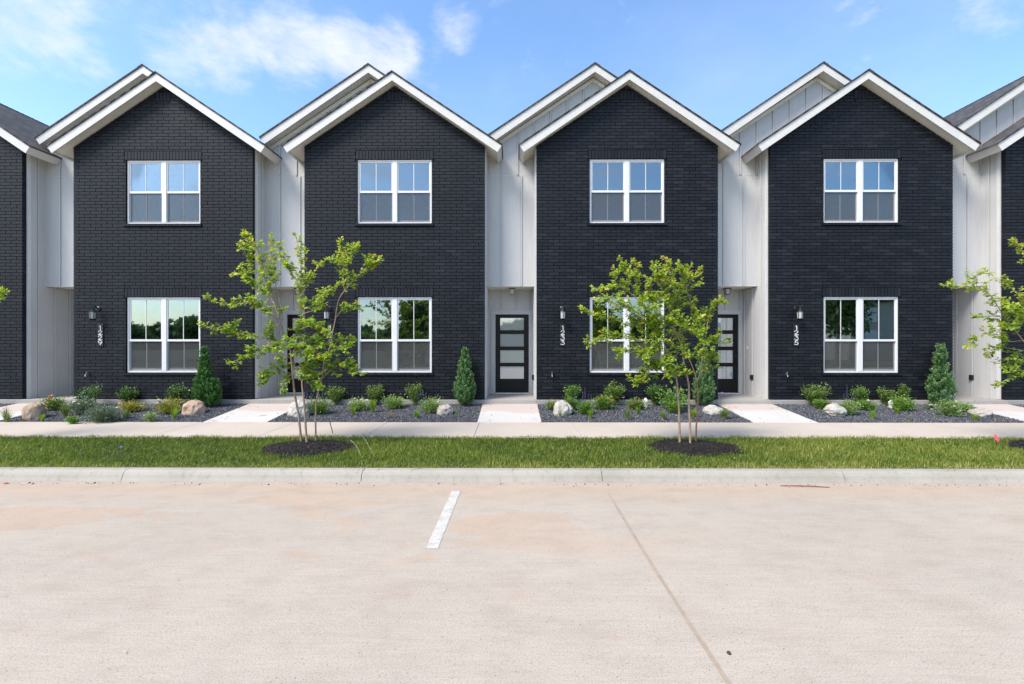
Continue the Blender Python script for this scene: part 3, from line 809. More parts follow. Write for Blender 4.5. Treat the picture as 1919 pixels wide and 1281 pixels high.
# ------------------------------------------------------------------ grass verge
def mat_grass():
    m, nt, out = new_mat('grass_blade'); n = N(nt)
    at = n('ShaderNodeAttribute', attribute_name='tint').outputs['Fac']
    c = n.ramp(at, [(0, (.035, .080, .007)), (.35, (.125, .195, .017)), (.62, (.22, .28, .04)), (.82, (.36, .34, .09)), (1, (.52, .41, .21))])
    b = n('ShaderNodeBsdfPrincipled', {'Base Color': c, 'Roughness': .5, 'Specular IOR Level': .3})
    t = n('ShaderNodeBsdfTranslucent', {'Color': n.mix(1, c, (1.5, 1.6, .8), 'MULTIPLY')})
    mx = n('ShaderNodeMixShader', {0: .35, 1: b.outputs[0], 2: t.outputs[0]}); n.link(mx.outputs[0], out.inputs[0]); return m
def grass(x0, x1, dens, name, label):
    n = int((x1 - x0) * 1.8 * dens)
    X = rng.uniform(x0, x1, n); Y = rng.uniform(6.02, 7.92, n) + rng.normal(0, .012, n)
    keep = Y < 7.845 + .035 * np.sin(X * 5.1) * np.sin(X * 1.7 + 1) + .03 * np.sin(X * 13.7) + .02
    for (mx_, my_, ra, rb_) in MUL:
        an = np.arctan2((Y - my_) / rb_, (X - mx_) / ra); d = np.hypot((X - mx_) / ra, (Y - my_) / rb_)
        keep &= d > (.93 + rng.normal(0, .05, n))
    X, Y = X[keep], Y[keep]; n = len(X)
    # large scale tone field
    fld = np.zeros(n)
    for (fx, fy, ph, am) in ((.9, 1.3, 0, .5), (2.1, 2.7, 1.7, .35), (4.3, 5.9, .6, .3), (9, 11, 2.2, .35), (21, 27, 1.1, .4), (37, 33, .3, .3)):
        fld += am * np.sin(X * fx + ph + np.sin(Y * fy * .7)) * np.cos(Y * fy + ph * 2 + .6 * np.sin(X * fx))
    H = rng.uniform(.022, .082, n) * (1 + .35 * np.clip(fld, -1, 1)); Wd = rng.uniform(.0016, .0034, n) * 1.05
    edge = Y < 6.16; H[edge] *= .75
    H[Y > 7.7] *= 1.15
    yaw = rng.uniform(0, 2 * PI, n); lean = rng.uniform(.15, .95, n)
    dx, dy = np.cos(yaw), np.sin(yaw); sxv, syv = -dy, dx
    z0 = .098 + (Y - 6.035) / 1.805 * .03 - .004
    def pt(t, w):
        k = lean * H * (t ** 1.7) * 1.1
        return np.stack([X + dx * k + sxv * Wd * w, Y + dy * k + syv * Wd * w, z0 + H * t * (1 - .35 * lean * t)], -1)
    V = np.stack([pt(0, -1), pt(0, 1), pt(.5, .85), pt(.5, -.85), pt(1, 0)], 1).reshape(-1, 3)
    base = (np.arange(n) * 5)[:, None]
    loops = np.concatenate([base + np.array([[0, 1, 2, 3]]), base + np.array([[3, 2, 4]])], 1).ravel()
    sizes = np.tile([4, 3], n)
    dryp = np.clip((6.35 - Y) * 1.1, 0, .3) + np.clip((X - 1.0) * .02, -.08, .12)
    t = np.clip(.38 + .19 * fld + dryp + rng.normal(0, .2, n), 0, 1)
    dm = rng.random(n) < .04 + .08 * (Y < 6.25); t[dm] = rng.uniform(.8, 1, dm.sum())
    o = fast_obj(name, V, loops, sizes, mat_grass_m, tint=np.repeat(t, 5))
    tag(o, label, 'grass', kind='stuff'); return o
mat_grass_m = mat_grass()
grass(-10.5, 10.5, 6600, 'grass', 'strip of green lawn between kerb and sidewalk')

rg = random.Random(9)
b = MB()
for x in (-2.9, -2.0, -1.75, -1.1, .05, 5.6, -6.4, 5.75):
    q = Vector((x, 6.07, .125)); pts = [q]; hd = rg.uniform(-.9, .9)
    for k in range(7):
        hd += rg.gauss(0, .35); q = q + Vector((math.sin(hd) * .032, -.022, 0))
        q.z = .127 if q.y > 5.93 else max(.127 - (5.93 - q.y) * 1.25, .01); pts.append(q.copy())
    b.tube(pts, .0022, 4)
o = b.build('grass_runners', simple('runner_green', (.22, .26, .09), .7, .2, 20)); tag(o, 'thin grass runners creeping over the kerb top', 'grass', kind='stuff')
# ------------------------------------------------------------------ leaves toolkit
def leaf_arrays(pos, dirs, nrm, length, width, fold=.25, droop=.15):
    """folded 6-vertex leaves; arrays (n,3)"""
    d = dirs / np.linalg.norm(dirs, axis=1)[:, None]
    s = np.cross(d, nrm); s /= (np.linalg.norm(s, axis=1)[:, None] + 1e-9); u = np.cross(s, d)
    Lh = length[:, None]; W = width[:, None]
    def q(a, b, c): return pos + d * (Lh * a) + s * (W * b) + u * (W * c)
    V = np.stack([q(0, 0, 0), q(.32, .5, fold * .5), q(.72, .42, fold * .4 - droop * .4), q(1, 0, -droop * 1.2), q(.72, -.42, fold * .4 - droop * .4), q(.32, -.5, fold * .5)], 1)
    n = len(pos); b = (np.arange(n) * 6)[:, None]
    loops = np.concatenate([b + np.array([[0, 1, 2, 3]]), b + np.array([[0, 3, 4, 5]])], 1).ravel()
    return V.reshape(-1, 3), loops, np.full(2 * n, 4)
def leaves_obj(name, parent, pos, dirs, nrm, length, width, tint, mat, **kw):
    V, l, s = leaf_arrays(np.array(pos), np.array(dirs), np.array(nrm), np.array(length), np.array(width), **kw)
    return fast_obj(name, V, l, s, mat, parent, tint=np.repeat(np.array(tint), 6))

LEAF_TREE = mat_leaf('crape_leaf', [(0, (.045, .12, .012)), (.35, (.13, .25, .022)), (.6, (.27, .40, .04)), (.82, (.46, .52, .07)), (.93, (.56, .44, .08)), (1, (.55, .26, .07))], .42, .33)
def mat_bark():
    m, nt, out = new_mat('smooth_bark'); n = N(nt)
    tc = n('ShaderNodeTexCoord').outputs['Object']
    f = n.noise(n.mapping(tc, (1, 1, .25)), 30, 4, .7)
    at = n('ShaderNodeAttribute', attribute_name='tint').outputs['Fac']
    c = n.ramp(f, [(.3, (.20, .125, .075)), (.55, (.34, .24, .16)), (.75, (.42, .33, .24))])
    b = n('ShaderNodeBsdfPrincipled', {'Base Color': c, 'Roughness': .7}); n.link(b.outputs[0], out.inputs[0]); return m
BARK = mat_bark()
BARK_RED = simple('reddish_bark', (.26, .11, .06), .7, .3, 30, .3, 60)
STEM = simple('plant_stem', (.13, .12, .06), .7, .3, 20)
TWIG = simple('reddish_twig', (.26, .15, .08), .7, .3, 20)

def smooth_path(pts, per=5):
    """Catmull-Rom"""
    out = []; n = len(pts)
    for i in range(n - 1):
        p0 = pts[max(i - 1, 0)]; p1 = pts[i]; p2 = pts[i + 1]; p3 = pts[min(i + 2, n - 1)]
        for k in range(per):
            t = k / per
            out.append(.5 * ((2 * p1) + (p2 - p0) * t + (2 * p0 - 5 * p1 + 4 * p2 - p3) * t * t + (3 * p1 - p0 - 3 * p2 + p3) * t ** 3))
    out.append(pts[-1]); return out

def crape(Y0, trunks, limbs, label, seed, leafscale=1., tint_shift=0., density=1., redtrunk=None):
    """trunks: list of px polylines (bare stems). limbs: (polyline px, depth swing, r0)"""
    rt = random.Random(seed)
    base = P(*trunks[0][0], Y0)
    root = empty('crape_myrtle_tree', (base.x, Y0, lawn_z(Y0) + .05))
    tag(root, label, 'tree', 'young multi-stem trees in the grass verge')
    off = Vector(root.location)
    LP = dict(pos=[], dirs=[], nrm=[], length=[], width=[], tint=[])
    def add_leaf(p, d, tipf, ls=1.):
        L = rt.uniform(.058, .092) * leafscale * ls
        up = Vector((rt.gauss(0, .45), rt.gauss(0, .45) - .15, 1)).normalized()
        LP['pos'].append(p - off); LP['dirs'].append(d); LP['nrm'].append(up); LP['length'].append(L); LP['width'].append(L * rt.uniform(.54, .70))
        t = rt.gauss(.38, .15) + tint_shift + (.27 * tipf ** 2)
        if rt.random() < .006 + .05 * tipf ** 4: t = rt.uniform(.84, .94)
        if rt.random() < .002: t = 1
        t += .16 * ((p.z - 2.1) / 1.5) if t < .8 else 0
        LP['tint'].append(min(max(t, 0), 1))
    tw = MB()
    def leafy(pts, start=0.0, spacing=.021, size=1.):
        # walk along pts
        acc = 0; tot = sum((b - a).length for a, b in zip(pts[:-1], pts[1:])); run = 0; sgn = 1
        if tot < 1e-4: return
        for a, b in zip(pts[:-1], pts[1:]):
            seg = (b - a).length
            if seg < 1e-6: continue
            dd = (b - a) / seg
            while acc < seg:
                f = (run + acc) / tot
                if f >= start:
                    side = dd.cross(Vector((rt.gauss(0, .3), rt.gauss(0, .3), 1))).normalized() * sgn
                    d = (dd * rt.uniform(.3, .7) + side * 1.0 + Vector((0, 0, rt.uniform(-.75, .25)))).normalized()
                    add_leaf(a + dd * acc, d, f, size * (1 - .35 * f)); sgn = -sgn
                acc += spacing * rt.uniform(.7, 1.3) * (1 - .3 * f)
            acc -= seg; run += seg
        add_leaf(pts[-1], dd, 1., size * .7); add_leaf(pts[-1], (dd + Vector((rt.gauss(0, .5), rt.gauss(0, .5), .4))).normalized(), 1., size * .6)
    def twig(p, d, length, lvl=0):
        pts = [p]; cur = p.copy(); dd = d.normalized(); n = 5
        for i in range(n):
            dd = (dd + Vector((rt.gauss(0, .16), rt.gauss(0, .16), rt.gauss(.04, .12)))).normalized()
            cur = cur + dd * length / n; pts.append(cur.copy())
        tw.tube([q - off for q in pts], [.0022 * (1 - .7 * i / n) + .0004 for i in range(n + 1)], 3)
        leafy(pts, .12 if lvl else .25)
        if lvl == 0:
            for k in range(2 if rt.random() < .5 else 1):
                i = rt.randint(1, 3); sd = (dd + Vector((rt.gauss(0, .8), rt.gauss(0, .8), rt.gauss(.1, .4)))).normalized()
                twig(pts[i], sd, length * .55, 1)
    lastpts = []
    for ti, tr in enumerate(trunks):
        pp = [P(x, y, Y0 + (tr_d[ti] if (tr_d := [0, -.05, .1, 0])[ti] is not None else 0) * (1 if i == 0 else 1)) for i, (x, y) in enumerate(tr)]
        pp[0].z = lawn_z(Y0) + .02
        sp = smooth_path(pp, 4); n = len(sp)
        b = MB(); r0 = .019 if ti != 2 else .015
        b.tube([q - off for q in sp], [r0 * (1 - .35 * i / n) * (1.25 if i == 0 else 1) for i in range(n)], 8)
        o = b.build('trunk', BARK_RED if redtrunk == ti else BARK, root, smooth=True)
        lastpts.append(sp)
    br = MB()
    for (poly, dep, r0, tf) in limbs:
        n = len(poly); Yb = Y0
        pp = []
        for i, (x, y) in enumerate(poly):
            t = i / (n - 1); pp.append(P(x, y, Y0 + dep * t + (0 if i == 0 else rt.gauss(0, .03))))
        sp = smooth_path(pp, 4); m_ = len(sp)
        br.tube([q - off for q in sp], [r0 * (1 - .82 * i / m_) + .0012 for i in range(m_)], 6)
        leafy(sp, max(tf, .2), .03)
        tot = sum((b - a).length for a, b in zip(sp[:-1], sp[1:]))
        k = int(tot * (1 - tf) * 28 * density)
        for j in range(k):
            f = tf + (1 - tf) * (j + rt.random()) / max(k, 1); idx = min(int(f * (m_ - 1)), m_ - 2)
            p = sp[idx].lerp(sp[idx + 1], rt.random()); dd = (sp[idx + 1] - sp[idx]).normalized()
            d = (dd * .7 + Vector((rt.gauss(0, .65), rt.gauss(0, .75), rt.gauss(.18, .5)))).normalized()
            twig(p, d, rt.uniform(.10, .32) * (1.12 - .82 * f))
    br.add(tw.v, tw.f, 1)
    br.build('branches', [BARK, TWIG], root, smooth=True)
    leaves_obj('crown', root, mat=LEAF_TREE, **LP)
    print('leaves', len(LP['pos']))
    return root

T1 = [[(565, 832), (559.5, 779), (553, 742), (549, 710), (547, 685), (544.5, 657)],
      [(575.5, 835), (572.6, 798), (570.7, 761), (567, 732), (566, 714)],
      [(592, 830), (591.5, 798), (592, 761), (597, 732), (602.7, 710), (606.5, 686)]]
L1 = [([(544.5, 657), (535, 636), (529.5, 619), (522, 596), (514.5, 570), (501, 547), (495, 515), (489, 487), (481, 465), (466, 448), (454, 433)], -.1, .013, .45),
      ([(530, 600), (524, 562), (517, 536), (512.6, 514), (509, 486), (505, 444)], .35, .008, .4),
      ([(522, 600), (509, 589), (497, 583), (482, 570), (460, 568), (426, 570), (385, 560)], -.35, .007, .15),
      ([(545, 657), (511, 636), (475, 632), (445, 624), (420, 619), (376, 609)], -.25, .007, .1),
      ([(546, 672), (513, 656), (482, 657), (454, 671), (430, 680)], -.5, .006, .1),
      ([(548, 700), (520, 697), (505, 707), (494, 716)], -.3, .005, .1),
      ([(549, 705), (536, 720), (528, 732)], -.3, .004, .1),
      ([(546, 680), (520, 686), (492, 690)], .1, .005, .1),
      ([(514, 570), (495, 550), (475, 530), (452, 514), (438, 512)], .2, .006, .15),
      ([(500, 547), (480, 515), (467, 495), (458, 469), (450, 460)], .1, .005, .3),
      ([(566, 714), (557, 699), (550, 676), (552, 657), (557, 636), (563, 617), (565, 589), (564, 555), (564, 525), (565, 495), (562, 472), (554, 441)], .25, .012, .3),
      ([(564, 555), (571, 542), (580, 525), (595, 502), (605, 493)], .1, .006, .2),
      ([(564, 540), (552, 520), (539, 502), (526, 482), (522, 456)], -.3, .006, .2),
      ([(565, 589), (580, 584), (595, 579), (605, 559), (614, 546), (638, 532)], -.3, .006, .15),
      ([(566, 714), (575, 706), (595, 682), (620, 657), (642, 652), (659, 648)], -.4, .008, .1),
      ([(560, 670), (585, 655), (614, 641), (642, 636), (661, 637)], .2, .006, .1),
      ([(606, 686), (613, 665), (620, 645), (623, 626), (628, 600), (631, 579), (636, 559), (648, 542), (663, 525), (678, 512), (698, 499), (715, 490)], 0, .011, .62),
      ([(646, 545), (644, 532), (643.7, 504), (643, 476), (635, 454)], .15, .006, .35),
      ([(628, 597), (640, 583), (652, 576), (674, 579)], -.2, .005, .2),
      ([(603, 710), (623, 691), (642, 682), (657, 688), (680, 701)], -.3, .006, .1),
      ([(644, 510), (657, 484), (670, 465)], -.1, .004, .2),
      ([(644, 512), (633, 497), (614, 486)], 0, .004, .2),
      ([(678, 512), (690, 495), (697, 480)], 0, .004, .1),
      ([(566, 712), (578, 700), (590, 715), (604, 728)], -.3, .004, .1),
      ([(563, 617), (585, 610), (603, 612), (615, 622)], -.4, .005, .15),
      ([(557, 640), (545, 645), (530, 655), (518, 668)], -.5, .005, .1),
      ([(556, 660), (575, 668), (595, 672), (615, 668)], -.5, .005, .1),
      ([(560, 630), (570, 645), (585, 640), (600, 645)], .4, .005, .1),
      ([(552, 690), (565, 685), (580, 692), (600, 700)], .4, .005, .1)]
crape(7.35, T1, L1, 'leafy young tree with three slim stems, left of the parking stripe', 21, .98, .01, .74)
T2 = [[(1274, 830), (1273, 788), (1272, 757), (1270, 734), (1269, 718), (1266, 702)],
      [(1293.7, 828), (1292.8, 796), (1291, 757), (1291, 726), (1288.6, 710), (1285, 691)],
      [(1303.8, 830), (1305, 796), (1307.8, 757), (1307, 726), (1306.6, 715)]]
L2 = [([(1266, 702), (1256, 687), (1250, 665), (1242, 632), (1234, 615), (1220, 595), (1205, 571), (1196, 545), (1195, 520), (1189, 488)], -.1, .011, .25),
      ([(1242, 632), (1213, 639), (1189, 637), (1150, 631), (1125, 636), (1100, 642)], -.2, .006, .1),
      ([(1234, 615), (1210, 612), (1181, 610), (1150, 598), (1119, 590), (1089, 579)], .1, .006, .15),
      ([(1205, 571), (1180, 548), (1161, 537), (1135, 540), (1113, 543)], -.1, .006, .15),
      ([(1161, 537), (1153, 525), (1152, 515)], 0, .003, .2),
      ([(1190, 548), (1180, 525), (1173, 505), (1165, 491)], .1, .004, .3),
      ([(1256, 687), (1240, 686), (1222, 690), (1205, 708), (1190, 722)], -.3, .005, .15),
      ([(1256, 687), (1235, 682), (1210, 697), (1183, 712)], -.2, .005, .15),
      ([(1250, 668), (1225, 660), (1205, 660), (1167, 658), (1158, 665)], -.3, .005, .1),
      ([(1285, 691), (1280, 671), (1277, 646), (1264, 621), (1258, 607), (1244, 595), (1228, 585), (1212, 575), (1200, 562)], -.3, .009, .35),
      ([(1264, 621), (1256, 587), (1247, 562), (1238, 535), (1230, 521), (1224, 498)], .1, .007, .2),
      ([(1285, 660), (1281, 634), (1274, 610), (1275, 595), (1271, 571), (1266, 545), (1257, 517), (1250, 486)], .2, .008, .3),
      ([(1306, 715), (1299, 691), (1289, 668), (1278, 648), (1270, 625), (1255, 605)], .1, .008, .4),
      ([(1306, 715), (1311, 702), (1316, 671), (1319, 655), (1316, 623), (1311, 607), (1303, 587), (1294, 563), (1286, 540), (1285, 520), (1295, 499)], .0, .010, .3),
      ([(1286, 540), (1297, 524), (1309, 507)], 0, .004, .1),
      ([(1319, 655), (1324, 615), (1328, 598), (1333, 579), (1342, 570), (1357, 566)], .1, .006, .2),
      ([(1317, 650), (1328, 642), (1338, 640), (1360, 643)], -.1, .005, .1),
      ([(1311, 702), (1322, 685), (1331, 671), (1340, 668)], .2, .004, .2),
      ([(1244, 595), (1225, 570), (1222, 545), (1210, 520)], .3, .005, .1),
      ([(1240, 632), (1222, 645), (1212, 660), (1208, 672)], -.4, .004, .1),
      ([(1266, 560), (1275, 535), (1282, 515), (1278, 500)], -.2, .004, .1),
      ([(1266, 545), (1250, 530), (1240, 515), (1235, 505)], -.2, .004, .1),
      ([(1264, 625), (1290, 618), (1310, 630), (1325, 645)], -.4, .005, .1),
      ([(1272, 660), (1262, 672), (1248, 690), (1252, 705)], -.4, .005, .1),
      ([(1280, 672), (1295, 668), (1308, 660), (1318, 668)], -.4, .005, .1),
      ([(1288, 710), (1282, 702), (1272, 696), (1262, 700)], -.3, .004, .1),
      ([(1258, 607), (1240, 610), (1225, 625), (1230, 645)], .4, .005, .1),
      ([(1220, 595), (1190, 590), (1170, 575), (1140, 565), (1120, 563)], -.4, .005, .1)]
crape(7.30, T2, L2, 'leafy young tree with three slim stems, in front of house 1233', 33, .98, .04, .76, redtrunk=2)
T3 = [[(1958, 832), (1954, 780), (1948, 720), (1938, 680)], [(1968, 835), (1966, 760), (1962, 700), (1955, 660)], [(1982, 830), (1984, 760), (1992, 690)]]
L3 = [([(1938, 680), (1930, 655), (1917, 638), (1888, 600), (1869, 573), (1855, 553), (1833, 539), (1800, 536), (1770, 534)], -.2, .009, .25),
      ([(1833, 539), (1825, 522), (1836, 512), (1848, 506)], 0, .003, .1),
      ([(1888, 600), (1864, 592), (1828, 594)], 0, .004, .1),
      ([(1917, 638), (1895, 640), (1876, 636), (1850, 626), (1830, 635), (1816, 650)], -.2, .004, .15),
      ([(1930, 660), (1905, 655), (1875, 652), (1848, 666)], .1, .004, .15),
      ([(1935, 680), (1905, 678), (1885, 682), (1862, 679)], .2, .004, .15),
      ([(1940, 695), (1917, 703), (1888, 711), (1868, 725)], -.2, .004, .15),
      ([(1955, 660), (1945, 610), (1917, 563), (1895, 540), (1876, 527)], .2, .008, .3),
      ([(1955, 660), (1950, 600), (1935, 520), (1915, 470), (1900, 452)], 0, .009, .3),
      ([(1992, 690), (2010, 620), (2030, 560), (2050, 500)], .1, .009, .2),
      ([(1962, 690), (1985, 600), (1990, 520), (1985, 450)], .2, .009, .2),
      ([(1945, 620), (1925, 600), (1905, 590), (1885, 575)], -.3, .005, .1),
      ([(2000, 640), (2040, 620), (2080, 600)], -.2, .006, .1),
      ([(1935, 590), (1915, 600), (1900, 615), (1880, 615)], -.3, .004, .1)]
crape(7.30, T3, L3, 'young tree reaching in from the right frame edge with its stems outside', 45, .92, .06, .46)
T0 = [[(-108, 832), (-106, 780), (-100, 730), (-92, 690)], [(-98, 834), (-96, 780), (-92, 720), (-80, 670)], [(-84, 830), (-82, 780), (-74, 720)]]
L0 = [([(-80, 670), (-65, 630), (-40, 590), (-18, 565), (12, 548)], -.1, .007, .5),
      ([(-92, 690), (-110, 620), (-130, 560), (-150, 500)], .1, .009, .2),
      ([(-80, 670), (-85, 600), (-80, 520), (-90, 450)], .1, .009, .2),
      ([(-95, 680), (-140, 650), (-190, 630)], -.2, .006, .1), ([(-74, 720), (-55, 690), (-40, 670), (-25, 665)], .2, .006, .2)]
crape(7.30, T0, L0, 'young tree at the left frame edge with only one leafy tip in view', 57, 1.0, .05, .9)

# ------------------------------------------------------------------ bed plants
def hull_shrub(name, label, cat, px, py, w, h, leaf, seed, mat, group=None, stems=7, nleaf=None, leafw=.55, spread=1., shape='vase', tintmu=.45,
               flowers=(), spikes=(), upright=.5, lean=0.):
    """stems fanning from the base, leaves along them and their side shoots; w,h in photo pixels"""
    rt = random.Random(seed); p = on_bed(px, py); s = p.y / F; W = w * s; H = h * s
    root = empty(name, p); tag(root, label, cat, group)
    LP = dict(pos=[], dirs=[], nrm=[], length=[], width=[], tint=[]); st = MB()
    ns = stems
    for i in range(ns):
        an = 2 * PI * i / ns + rt.uniform(-.4, .4); rr = W / 2 * rt.uniform(.45, 1.)
        if shape == 'mound': hh = H * (1 - .55 * (rr / (W / 2)) ** 2) * rt.uniform(.8, 1)
        elif shape == 'vase': hh = H * (1 - .3 * (rr / (W / 2)) ** 2) * rt.uniform(.72, 1.03)
        else: hh = H * rt.uniform(.3, .7)
        tip = Vector((rr * math.cos(an) * spread + lean * H, rr * math.sin(an) * .75, hh)); base = Vector((rt.uniform(-.02, .02), rt.uniform(-.02, .02), -.01))
        mid = Vector((tip.x * .38, tip.y * .38, hh * .55)); pts = smooth_path([base, mid, tip], 4)
        st.tube(pts, [.005 * (1 - .7 * k / len(pts)) for k in range(len(pts))], 4)
        tot = (tip - base).length
        nl = nleaf or 34
        for k in range(nl):
            f = rt.uniform(.18, 1.0) ** .8; q = pts[min(int(f * (len(pts) - 1)), len(pts) - 1)]
            sc_ = W * (.085 if shape != 'mound' else .15)
            o = Vector((rt.gauss(0, sc_), rt.gauss(0, sc_), rt.gauss(0, sc_ * .7)))
            pos = q + o
            if pos.z < .015: pos.z = rt.uniform(.015, .05)
            d = (o.normalized() * .8 + Vector((0, 0, upright)) + Vector((rt.gauss(0, .3), rt.gauss(0, .3), rt.gauss(0, .3)))).normalized()
            L = leaf * rt.uniform(.7, 1.25)
            LP['pos'].append(pos); LP['dirs'].append(d); LP['nrm'].append(Vector((rt.gauss(0, .6), rt.gauss(0, .6) - .3, 1)).normalized())
            LP['length'].append(L); LP['width'].append(L * leafw)
            LP['tint'].append(min(1, max(0, rt.gauss(tintmu, .16) + .22 * (pos.z / H - .5))))
    st.build('stems', STEM, root)
    leaves_obj('foliage', root, mat=mat, **LP)
    return root, p, s
def blossom(root, x, z, y, r, mat, seed=0):
    rt = random.Random(seed); V = []; n = 9
    LP = dict(pos=[], dirs=[], nrm=[], length=[], width=[], tint=[])
    for ring, (m, t) in enumerate(((9, .25), (7, .8), (4, 1.6))):
        for k in range(m):
            a = 2 * PI * k / m + rt.random(); d = Vector((math.cos(a), math.sin(a) - .2, t)).normalized()
            LP['pos'].append(Vector((x, y, z))); LP['dirs'].append(d); LP['nrm'].append(Vector((-math.cos(a), -math.sin(a), 1)).normalized())
            LP['length'].append(r); LP['width'].append(r * .75); LP['tint'].append(rt.random())
    return leaves_obj('flower', root, mat=mat, **LP)
def spike(root, x, y, z0, z1, mat, seed=0):
    rt = random.Random(seed); LP = dict(pos=[], dirs=[], nrm=[], length=[], width=[], tint=[])
    n = int((z1 - z0) / .0035) + 12
    for k in range(n):
        f = k / n; a = rt.uniform(0, 2 * PI); r = .010 * (1 - .6 * f)
        LP['pos'].append(Vector((x + r * math.cos(a) * .5, y + r * math.sin(a) * .5, z0 + (z1 - z0) * f)))
        LP['dirs'].append(Vector((math.cos(a), math.sin(a), .5)).normalized()); LP['nrm'].append(Vector((-math.cos(a) * .4, -math.sin(a) * .4, 1)))
        LP['length'].append(.016 * (1.1 - .5 * f)); LP['width'].append(.012); LP['tint'].append(rt.random())
    o = leaves_obj('flower_spike', root, mat=mat, **LP)
    return o
def petal(name, a, b_): return mat_leaf(name, [(0, a), (1, b_)], .25, .5)
F_OR = petal('orange_petal', (.75, .12, .03), (.85, .26, .06)); F_RED = petal('red_petal', (.65, .03, .02), (.75, .07, .03))
F_WH = petal('white_petal', (.75, .72, .68), (.85, .84, .82)); F_PU = petal('purple_petal', (.13, .10, .36), (.24, .19, .50)); F_LI = petal('lilac_petal', (.42, .26, .55), (.55, .38, .65))
G_DARK = mat_leaf('shrub_leaf_dark', [(0, (0.027, 0.075, 0.015)), (0.5, (0.0675, 0.15, 0.027)), (1, (0.195, 0.3, 0.0675))], .2, .35)
G_OLIVE = mat_leaf('shrub_leaf_olive', [(0, (0.0508, 0.1015, 0.0174)), (0.5, (0.1232, 0.203, 0.0362)), (1, (0.29, 0.377, 0.087))], .25, .4)
G_MID = mat_leaf('plant_leaf_mid', [(0, (0.042, 0.112, 0.0168)), (0.5, (0.112, 0.224, 0.035)), (1, (0.28, 0.406, 0.084))], .3, .4)
G_PALE = mat_leaf('plant_leaf_pale', [(0, (0.091, 0.182, 0.0455)), (0.5, (0.195, 0.299, 0.091)), (1, (0.39, 0.494, 0.195))], .3, .5)
G_GREY = mat_leaf('plant_leaf_greyish', [(0, (0.056, 0.098, 0.056)), (0.5, (0.126, 0.182, 0.119)), (1, (0.266, 0.336, 0.238))], .2, .5)
G_LIME = mat_leaf('sprout_leaf_lime', [(0, (.10, .22, .015)), (.5, (.19, .34, .025)), (1, (.34, .46, .06))], .4, .4)
G_GOLD = mat_leaf('leaf_gold_green', [(0, (0.1215, 0.1485, 0.0203)), (0.5, (0.27, 0.27, 0.0405)), (1, (0.513, 0.405, 0.081))], .3, .45)
G_BLADE = mat_leaf('tuft_blade', [(0, (0.045, 0.105, 0.0225)), (0.5, (0.12, 0.21, 0.045)), (0.85, (0.255, 0.3, 0.105)), (1, (0.57, 0.42, 0.21))], .25, .45)
G_DRY = mat_leaf('dry_blade', [(0, (.22, .14, .07)), (.6, (.40, .28, .16)), (1, (.12, .16, .05))], .25, .6)
G_CON = mat_leaf('juniper_spray', [(0, (0.0207, 0.0805, 0.0161)), (0.4, (0.0517, 0.1495, 0.0322)), (0.75, (0.0978, 0.23, 0.0517)), (1, (0.1725, 0.322, 0.0805))], .15, .55)
G_CON2 = mat_leaf('juniper_spray_blue', [(0, (0.0403, 0.1035, 0.0368)), (0.4, (0.092, 0.1955, 0.069)), (0.75, (0.1725, 0.3105, 0.1092)), (1, (0.2645, 0.414, 0.161))], .15, .55)

def tuft(name, label, cat, px, py, w, h, seed, mat, n=60, bw=.004, group=None, drybase=True, stiff=.5):
    rt = random.Random(seed); p = on_bed(px, py); s = p.y / F; W = w * s; H = h * s
    V = []; loops = []; sizes = []; tint = []
    for i in range(n):
        an = rt.uniform(0, 2 * PI); r = rt.random() ** .7; h_ = H * rt.uniform(.65, 1.05) * (1 - .35 * r * (1 - stiff)); out = W / 2 * r * rt.uniform(.7, 1.1)
        bx, by = .12 * W * math.cos(an) * rt.random(), .12 * W * math.sin(an) * rt.random(); sx, sy = -math.sin(an), math.cos(an)
        k = len(V); m = 5; tt = rt.gauss(.5, .2)
        for j in range(m):
            t = j / (m - 1); o = out * t ** 1.8; z = h_ * (t - (.35 * r * (1 - stiff)) * t * t * 1.6) ; wd = bw * (1 - t) ** .6 + .0004
            for q in (-1, 1): V.append((bx + o * math.cos(an) + q * sx * wd, by + o * math.sin(an) + q * sy * wd, max(z, 0))); tint.append(min(1, max(0, tt + (.5 * (1 - t) ** 3 if drybase else 0))))
        for j in range(m - 1): loops += [k + 2 * j, k + 2 * j + 1, k + 2 * j + 3, k + 2 * j + 2]; sizes.append(4)
    o = fast_obj(name, V, loops, sizes, mat, tint=tint); o.location = p; o.rotation_euler.z = .0
    tag(o, label, cat, group); return o, p, s

